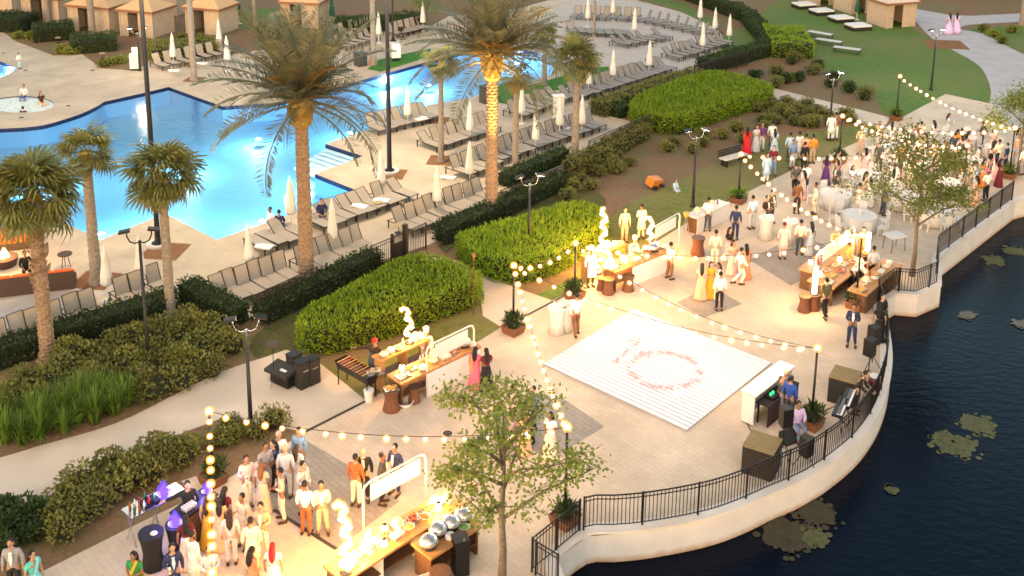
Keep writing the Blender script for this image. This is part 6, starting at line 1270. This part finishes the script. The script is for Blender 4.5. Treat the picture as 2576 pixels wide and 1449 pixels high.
# white clothed high tables and banquet tables with chairs
m_linen = M('white_linen', (.60, .58, .56), (.66, .64, .62), 10, .85)
for px, py, d in [(1400, 836, 'left of the walking waiter'), (1424, 828, 'behind the walking waiter'), (1985, 610, 'in the middle queue'), (1925, 600, 'beside the dark suits')]:
    q = hightop(px, py, 'high table in white cloth %s' % d, 1.08, .36, m_linen); lay((q, .3, .5, 0), [('o', -.2, .05, 2), ('u', .25, 0)], 'the white high table %s' % d)
CH = MB(); CH.box((0, 0, .45), (.40, .40, .04)); CHAIR = [('seat', CH.mesh('seat', m_linen)), ('backrest', MB().box((0, .2, .72), (.38, .03, .44), 0, -.1).mesh('backrest', m_linen))]
lgm = MB().box((0, 0, .22), (.035, .035, .43)).mesh('leg', m_white)
for x in (-.17, .17):
    for y in (-.17, .17): CHAIR.append(('leg', lgm, None, Matrix.Translation((x, y, 0))))
def banquet(px, py, i, d, chairs=7, rows=True):
    g = G(px, py, .02); t = thing('banquet_table', 'round banquet table in white cloth %s' % d, 'table', g, 0, 'white banquet tables'); r = .82
    ob('tablecloth', MB().lathe([(r * 1.05, .05), (r * .98, .4), (r, .73), (r, .75)], 26, wob=lambda a, j: 1 + (.035 if j < 2 else 0) * sin(a * 13)).mesh('tablecloth', m_linen, True), t); ob('table_top', MB().lathe([(r, .75), (r, .765)], 26).mesh('table_top', m_linen), t)
    dish('flower_vase', VASE, 'pale flower vase on the banquet table %s' % d, 'vase', g + Vector((0, 0, .766)), 0, 'flower vases on banquet tables')
    A_ = sorted((2 * pi * k / chairs + R.uniform(-.15, .15) + i for k in range(chairs)), key=lambda a: cos(a))
    for k, a in enumerate(A_): spawn(CHAIR, 'banquet_chair', 'white chair, %s from left, round banquet table %s' % (ORD[k], d), 'chair', g + Vector((cos(a) * 1.22, sin(a) * 1.22, 0)), a - pi / 2 + R.uniform(-.2, .2), 'chairs round the table %s' % d)
fl = MB(); st = R.getstate(); R.seed(44)
for _ in range(60): leaves(fl, (R.gauss(0, .1), R.gauss(0, .1), .32 + R.gauss(0, .06)), (0, 0, .5), .1, .08, .9)
R.setstate(st); VASE = [('vase', MB().lathe([(.05, 0), (.06, .12), (.035, .24)], 10).mesh('vase', m_china, True)), ('flowers', fl.mesh('flowers', M('pale_petals', (.7, .55, .52), (.75, .7, .62), 12, .8), fix=False))]
for i, (px, py, d) in enumerate([(2100, 520, 'at the left of the tree crown'), (2160, 575, 'below the tree crown'), (2185, 470, 'behind the left tree branches'), (2262, 520, 'right behind the tree trunk'), (2345, 560, 'by the straight railing'), (2290, 440, 'in the middle of the banquet area'), (2375, 490, 'under the railing side bulbs'), (2430, 432, 'by the right guests'), (2345, 400, 'at the far banquet side'), (2240, 395, 'at the far left banquet side'), (2420, 372, 'at the far right banquet side'), (2510, 400, 'nearest the right edge')]): banquet(px, py, i, d)
t = thing('small_table', 'small square table with white cloth left of the tree trunk', 'table', G(2248, 628, .02), .4); ob('top', MB().box((0, 0, .74), (.9, .7, .05)).mesh('top', m_linen), t); [ob('leg', MB().tube([(x, y, 0), (x * .9, y * .9, .72)], .02, 5).mesh('leg', m_dkwood), t) for x in (-.4, .4) for y in (-.3, .3)]
f7 = counter('buffet_table', 'small flower buffet at the lawn edge below the lamp post', (1752, 590), (1830, 552), .6, .85, (0, 1), 'table', m_linen, m_linen); lay(f7, [('k', .15, .3), ('b', .4, .3, 2), ('k', .62, .3), ('o', .8, .3, 3)], 'the flower buffet')
t = thing('tripod', 'yellow glass drink stand left of the flower buffet', 'stand', G(1724, 590, .02)); ob('bowl', MB().lathe([(.05, .9), (.16, 1.1), (.16, 1.14)], 12).mesh('bowl', m_food[0]), t); [ob('leg', MB().tube([(.2 * cos(a), .2 * sin(a), 0), (.03 * cos(a), .03 * sin(a), .9)], .014, 4).mesh('leg', m_steel), t) for a in (0, 2.1, 4.2)]
drum(1755, 640, 'tall wicker drum at the flower buffet corner', 1.3)
# ================================================================== BOOTH AND MUSIC GEAR
A = G(1866, 1062, .02); B = G(1962, 985, .02); d = B - A; azb = atan2(d.y, d.x); Lb = d.length; t = thing('music_booth', 'white panelled music booth at the dance floor corner', 'booth', A, azb)
ob('front_panel', MB().box((Lb / 2, .02, .62), (Lb, .05, 1.1)).mesh('front_panel', m_panel), t); ob('top_shelf', MB().box((Lb / 2, -.2, 1.19), (Lb + .06, .6, .05)).mesh('top_shelf', m_panel), t)
for x in (.02, Lb - .02): ob('side_panel', MB().box((x, -.22, .6), (.05, .42, 1.06)).mesh('side_panel', m_panel), t)
for x in (.1, Lb - .1): ob('caster', MB().ball((x, -.1, .035), .035, 8, 5).mesh('caster', m_steel), t)
fq = (A + Vector((sin(azb) * .8, -cos(azb) * .8, 0)), azb, Lb, .84)
t = thing('mixer_table', 'dark table with mixing gear inside the white booth', 'table', fq[0], azb); ob('top', MB().box((Lb / 2, .2, .8), (Lb * .8, .5, .05)).mesh('top', m_blackcl), t); ob('skirt', MB().box((Lb / 2, -.02, .4), (Lb * .8, .03, .76)).mesh('skirt', M('dark_drape', (.05, .022, .02), rough=.9)), t); [ob('leg', MB().box((x, .4, .39), (.05, .05, .78)).mesh('leg', m_black), t) for x in (Lb * .14, Lb * .86)]
t = thing('mixer', 'black mixer with green lit buttons in the booth', 'mixer', on(fq, .35, .2, -.015), azb); ob('case', MB().box((0, 0, .06), (.5, .36, .1)).mesh('case', m_black), t); [ob('button', MB().box((-.12 + .08 * k, .05 * (k % 2), .115), (.05, .05, .02)).mesh('button', emis('green_led', (.02, 1, .15), 1.5)), t) for k in range(4)]
t = thing('laptop', 'open silver laptop in the booth', 'laptop', on(fq, .65, .2, -.015), azb); ob('keyboard', MB().box((0, 0, .012), (.34, .24, .02)).mesh('keyboard', m_steel), t); ob('screen', MB().box((0, .13, .12), (.34, .015, .22), 0, -.2).mesh('screen', m_black), t)
m_boxtop = M('box_top', (.20, .14, .055), (.26, .18, .07), 4, .7); m_boxs = M('box_side', (.022, .02, .018), rough=.7)
def gearbox(px, py, s, az, label, h=.95):
    t = thing('speaker_cabinet', label, 'speaker', G(px, py, .02), radians(az), 'large boxed speaker cabinets'); ob('cabinet', MB().box((0, 0, h / 2), (s, s, h)).mesh('cabinet', m_boxs), t); ob('top_board', MB().box((0, 0, h + .015), (s + .02, s + .02, .03)).mesh('top_board', m_boxtop), t)
    for k in (-1, 1): ob('grille', MB().box((k * s * .24, -s / 2 - .01, h / 2), (s * .42, .02, h * .82)).mesh('grille', m_black), t)
gearbox(1914, 1180, 1.0, 60, 'dark boxed speaker with olive top near the curved railing'); gearbox(2122, 1003, .95, 60, 'dark boxed speaker with olive top by the railing, farther one')
def pa(px, py, label, az=0, sh=1.15):
    t = thing('loudspeaker', label, 'speaker', G(px, py, .02), radians(az), 'black loudspeakers on stands'); b = MB(); b.prism([(-.2, -.18), (.2, -.18), (.13, .18), (-.13, .18)], sh, sh + .66); ob('cabinet', b.mesh('cabinet', m_boxs), t); ob('grille', MB().box((0, -.19, sh + .33), (.36, .015, .6)).mesh('grille', m_black), t); ob('pole', MB().tube([(0, 0, .3), (0, 0, sh)], .02, 6).mesh('pole', m_black), t)
    for a in (.5, 2.6, 4.7): ob('leg', MB().tube([(.4 * cos(a), .4 * sin(a), .01), (0, 0, .6)], .014, 4).mesh('leg', m_black), t)
pa(1968, 1148, 'black loudspeaker on a stand in front of the white booth', 20); pa(2182, 965, 'black loudspeaker on a stand at the railing bend', -50); pa(2024, 1168, 'black loudspeaker leaning by the curved railing', 40, .35); pa(2192, 930, 'second black loudspeaker behind the railing bend one', -60)
def keyboard(px, py, az, label):
    t = thing('keyboard', label, 'keyboard', G(px, py, .02), radians(az)); ob('case', MB().box((0, 0, .92), (1.25, .36, .09)).mesh('case', m_black), t); ob('keys', MB().box((0, -.06, .972), (1.15, .18, .016)).mesh('keys', m_white), t)
    for k in range(14): ob('black_key', MB().box((-.52 + k * .08, -.03, .99), (.03, .11, .02)).mesh('black_key', m_black), t)
    for s in (-1, 1): ob('leg', MB().tube([(s * .45, -.2, .02), (-s * .45, .15, .88)], .02, 4).mesh('leg', m_black), t)
keyboard(2128, 1062, 62, 'electric keyboard on crossed legs beside the curved railing'); keyboard(2110, 1085, 62, 'second keyboard with pale keys nearer the viewer')
t = thing('drum', 'dark hand drum on a stand at the railing', 'drum', G(2196, 1000, .02)); ob('shell', MB().lathe([(.18, .5), (.24, .62), (.2, .86)], 14).mesh('shell', M('drum_shell', (.10, .02, .03), rough=.4), True), t); ob('skin', MB().lathe([(.2, .86), (.2, .875)], 14).mesh('skin', m_china), t); [ob('leg', MB().tube([(.3 * cos(a), .3 * sin(a), 0), (0, 0, .5)], .014, 4).mesh('leg', m_black), t) for a in (0, 2.1, 4.2)]
t = thing('stage_monitor', 'black wedge floor monitor beside the booth', 'speaker', G(1985, 1110, .02), .5); b = MB(); b.add([(-.3, -.2, 0), (.3, -.2, 0), (.3, .2, 0), (-.3, .2, 0), (-.3, .2, .35), (.3, .2, .35), (-.3, -.2, .1), (.3, -.2, .1)], [(0, 1, 7, 6), (6, 7, 5, 4), (2, 3, 4, 5), (0, 6, 4, 3), (1, 2, 5, 7), (0, 3, 2, 1)]); ob('cabinet', b.mesh('cabinet', m_boxs), t); ob('handle', MB().box((0, .21, .2), (.2, .02, .05)).mesh('handle', m_black), t)
# stacked gear on the near path
for px, py, s, h, lb in [(762, 972, .45, 1.0, 'tall black equipment case on the near path, front'), (786, 962, .45, .95, 'black equipment case right of the front one'), (742, 950, .45, .95, 'black equipment case at the back of the near path')]:
    t = thing('equipment_case', lb, 'case', G(px, py, .014), radians(48), 'black equipment cases on the near path'); ob('body', MB().box((0, 0, h / 2), (s, s * .9, h)).mesh('body', m_boxs), t); ob('lid', MB().box((0, 0, h + .02), (s + .03, s * .93, .04)).mesh('lid', m_black), t); ob('handle', MB().box((0, -s * .46, h * .7), (s * .5, .03, .04)).mesh('handle', m_steel), t)
t = thing('mixing_desk', 'low black mixing desk in front of the equipment cases', 'mixing desk', G(710, 968, .014), radians(-35)); ob('desk', MB().box((0, 0, .62), (1.1, .7, .12), 0, .15).mesh('desk', m_boxs), t); ob('rack', MB().box((0, .1, .3), (.9, .5, .5)).mesh('rack', m_black), t); ob('meter', MB().box((.2, -.1, .69), (.3, .12, .01), 0, .15).mesh('meter', m_steel), t)
t = thing('music_stand', 'thin black tripod stand left of the equipment cases', 'stand', G(690, 965, .014)); ob('pole', MB().tube([(0, 0, .3), (0, 0, 1.55)], .014, 5).mesh('pole', m_black), t); ob('desk', MB().box((0, 0, 1.6), (.4, .03, .28), 0, -.4).mesh('desk', m_black), t); [ob('leg', MB().tube([(.32 * cos(a), .32 * sin(a), 0), (0, 0, .5)], .012, 4).mesh('leg', m_black), t) for a in (.3, 2.4, 4.5)]
t = thing('garden_torch', 'thin dark garden torch pole at the near grass bed end', 'torch', G(1191, 792)); ob('pole', MB().tube([(0, 0, 0), (0, 0, 2.5)], .022, 6).mesh('pole', m_dkwood), t); ob('head', MB().lathe([(.03, 2.5), (.07, 2.62), (.08, 2.72)], 10).mesh('head', M('torch_copper', (.45, .18, .06), rough=.4, metal=.6)), t)
t = thing('ride_on_toy', 'orange ride on toy tipped over on the slope lawn', 'toy', G(1645, 472), .8); ob('body', MB().box((0, 0, .35), (.85, .5, .45), 0, .3, .2).mesh('body', M('toy_orange', (.55, .19, .03), rough=.5)), t); [ob('wheel', MB().lathe([(.15, -.05), (.15, .05)], 12, c=(x, -.32, .15)).mesh('wheel', m_black), t) for x in (-.3, .3)]
for px, py, d, c in [(1197, 558, 'at the foot of the golden palm', (1, .6, .8)), (838, 722, 'on the dark ground right of the big palm foot', (1, .55, .6))]:
    t = thing('garden_light', 'tiny pink garden light %s' % d, 'garden light', G(px, py), 0, 'tiny pink garden lights'); ob('lens', MB().ball((0, 0, .16), .09, 8, 6).mesh('lens', emis('pink_lens', c, 4)), t); ob('stem', MB().tube([(0, 0, 0), (0, 0, .1)], .02, 5).mesh('stem', m_black), t)
# ================================================================== LAKE: floating weed mats
m_weed = M('lake_weed', (.06, .064, .024), (.10, .105, .04), 5, .8, .6, 20); m_weedb = M('lake_weed_brown', (.032, .027, .014), (.05, .042, .02), 5, .8, .6, 20); m_weedg = M('lake_weed_grey', (.10, .10, .09), (.16, .15, .13), 5, .8, .6, 20)
for i, (px, py, r, d, g) in enumerate([(2460, 1068, .8, 'largest round weed mat in the middle of the lake', 0), (2402, 1118, .95, 'ragged weed mat left below the round one', 0), (2372, 1100, .4, 'small weed scrap beside the ragged mat', 0), (2500, 655, .65, 'weed mat below the straight sea wall', 0), (2556, 632, .7, 'weed mat at the right edge by the sea wall', 0), (1985, 1345, 1.1, 'brownish weed mat along the curved wall at the bottom', 0), (2060, 1290, .8, 'brownish weed mat hugging the curved sea wall', 0), (2052, 1352, .5, 'pale round weed mat at the bottom', 0), (2242, 1232, .2, 'tiny weed dot in the dark water', 0), (2432, 792, .45, 'grey weed mat right of the square bay', 1), (2570, 815, .4, 'grey weed mat at the right edge', 1)]):
    st = R.getstate(); R.seed(i + 200); mb = MB(); n = 40; ph = R.random() * 10
    ring = [(r * (1 + .35 * noise.noise(Vector((cos(2 * pi * k / n) * 1.6 + ph, sin(2 * pi * k / n) * 1.6, 0))) + .22 * noise.noise(Vector((cos(2 * pi * k / n) * 5 + ph, sin(2 * pi * k / n) * 5, 1)))) * cos(2 * pi * k / n), r * .9 * (1 + .35 * noise.noise(Vector((cos(2 * pi * k / n) * 1.6 + ph, sin(2 * pi * k / n) * 1.6, 0))) + .22 * noise.noise(Vector((cos(2 * pi * k / n) * 5 + ph, sin(2 * pi * k / n) * 5, 1)))) * sin(2 * pi * k / n)) for k in range(n)]
    r *= .74; ring = [(a * .74, b * .74) for a, b in ring]; mb.prism(ring, -.03, .015)
    for _ in range(int(34 * r)): a = R.uniform(0, 6.28); q = r * R.uniform(.8, 1.35); s_ = R.uniform(.05, .14); mb.lathe([(s_, -.01), (s_, .012)], 8, c=(q * cos(a), q * sin(a), 0))
    for _ in range(int(50 * r)): a = R.uniform(0, 6.28); q = R.random() ** .5 * r * .8; mb.leaf((q * cos(a), q * sin(a), .018), (cos(a * 3), sin(a * 3), .05), (0, 0, 1), .14, .12)
    R.setstate(st); o = ob('weed_mat', mb.mesh('weed_mat', m_weedb if 'brownish' in d else m_weedg if g else m_weed), None, G(px, py, LZ + .004 * i)); tag(o, d, 'weed mat', 'floating weed mats')

# cables along the terrace
for i, (pts, d) in enumerate([([(1880, 1066), (1900, 1100), (1940, 1120), (1965, 1150)], 'from the white booth to the nearest loudspeaker'), ([(1965, 1010), (2020, 1040), (2080, 1030), (2118, 1012)], 'from the booth to the farther boxed speaker'), ([(2125, 1075), (2160, 1030), (2180, 970)], 'along the railing behind the keyboard')]):
    W_ = [G(*p, .03) for p in crv(pts, 5)]; o = ob('cable', MB().tube([p - W_[0] for p in W_], .016, 5).mesh('cable', m_black), None, W_[0]); tag(o, 'black cable lying on the terrace %s' % d, 'cable', 'black cables on the terrace')

# more guests standing among the banquet tables
GC_ = [('dress', 'white', 'white'), ('suit', 'char', 'char'), ('dress', 'ppink', 'ppink'), ('kurta', 'cream', 'cream'), ('shirt', 'white', 'grey'), ('saree', 'peach', 'peach'), ('suit', 'beige', 'tan'), ('dress', 'sky', 'lgrey')]
GD = ['white dress', 'charcoal suit', 'pale pink dress', 'cream kurta', 'white shirt', 'peach sari', 'beige suit', 'sky blue dress']
for i, o in enumerate([x for x in list(bpy.data.objects) if x.get('category') == 'table' and x.name.startswith('banquet_table')]):
    d = o['label'].split('cloth ')[1]
    for k in range(5):
        j = (i * 3 + k) % 8; a = i * 1.3 + k * 1.27; q = o.location + Vector((cos(a) * 1.75, sin(a) * 1.75, 0)); px, py = PJ(q)
        if py > 545 or px > 2590: continue
        P_(px, py, R.uniform(0, 360), *GC_[j], 'person in %s at the banquet table %s' % (GD[j], d), R.choice(['stand', 'talk', 'glass']), .98, group=GB)

for i, (px, py) in enumerate([(8, 133), (172, 266), (54, 296), (232, 177), (64, 177), (1557, 686), (1000, 585), (1402, 196), (1126, 1090), (300, 1178)]):
    t = thing('drain_cover', 'small dark drain cover in the %s paving, %s from the left' % ('deck' if py < 700 else 'path', ORD[i % 8]), 'drain', G(px, py, .021 if py > 1000 else .009), 0, 'small drain covers'); ob('plate', MB().lathe([(.17, 0), (.17, .006)], 14).mesh('plate', m_drain), t); ob('rim', MB().lathe([(.21, 0), (.21, .003)], 14).mesh('rim', m_conc), t)
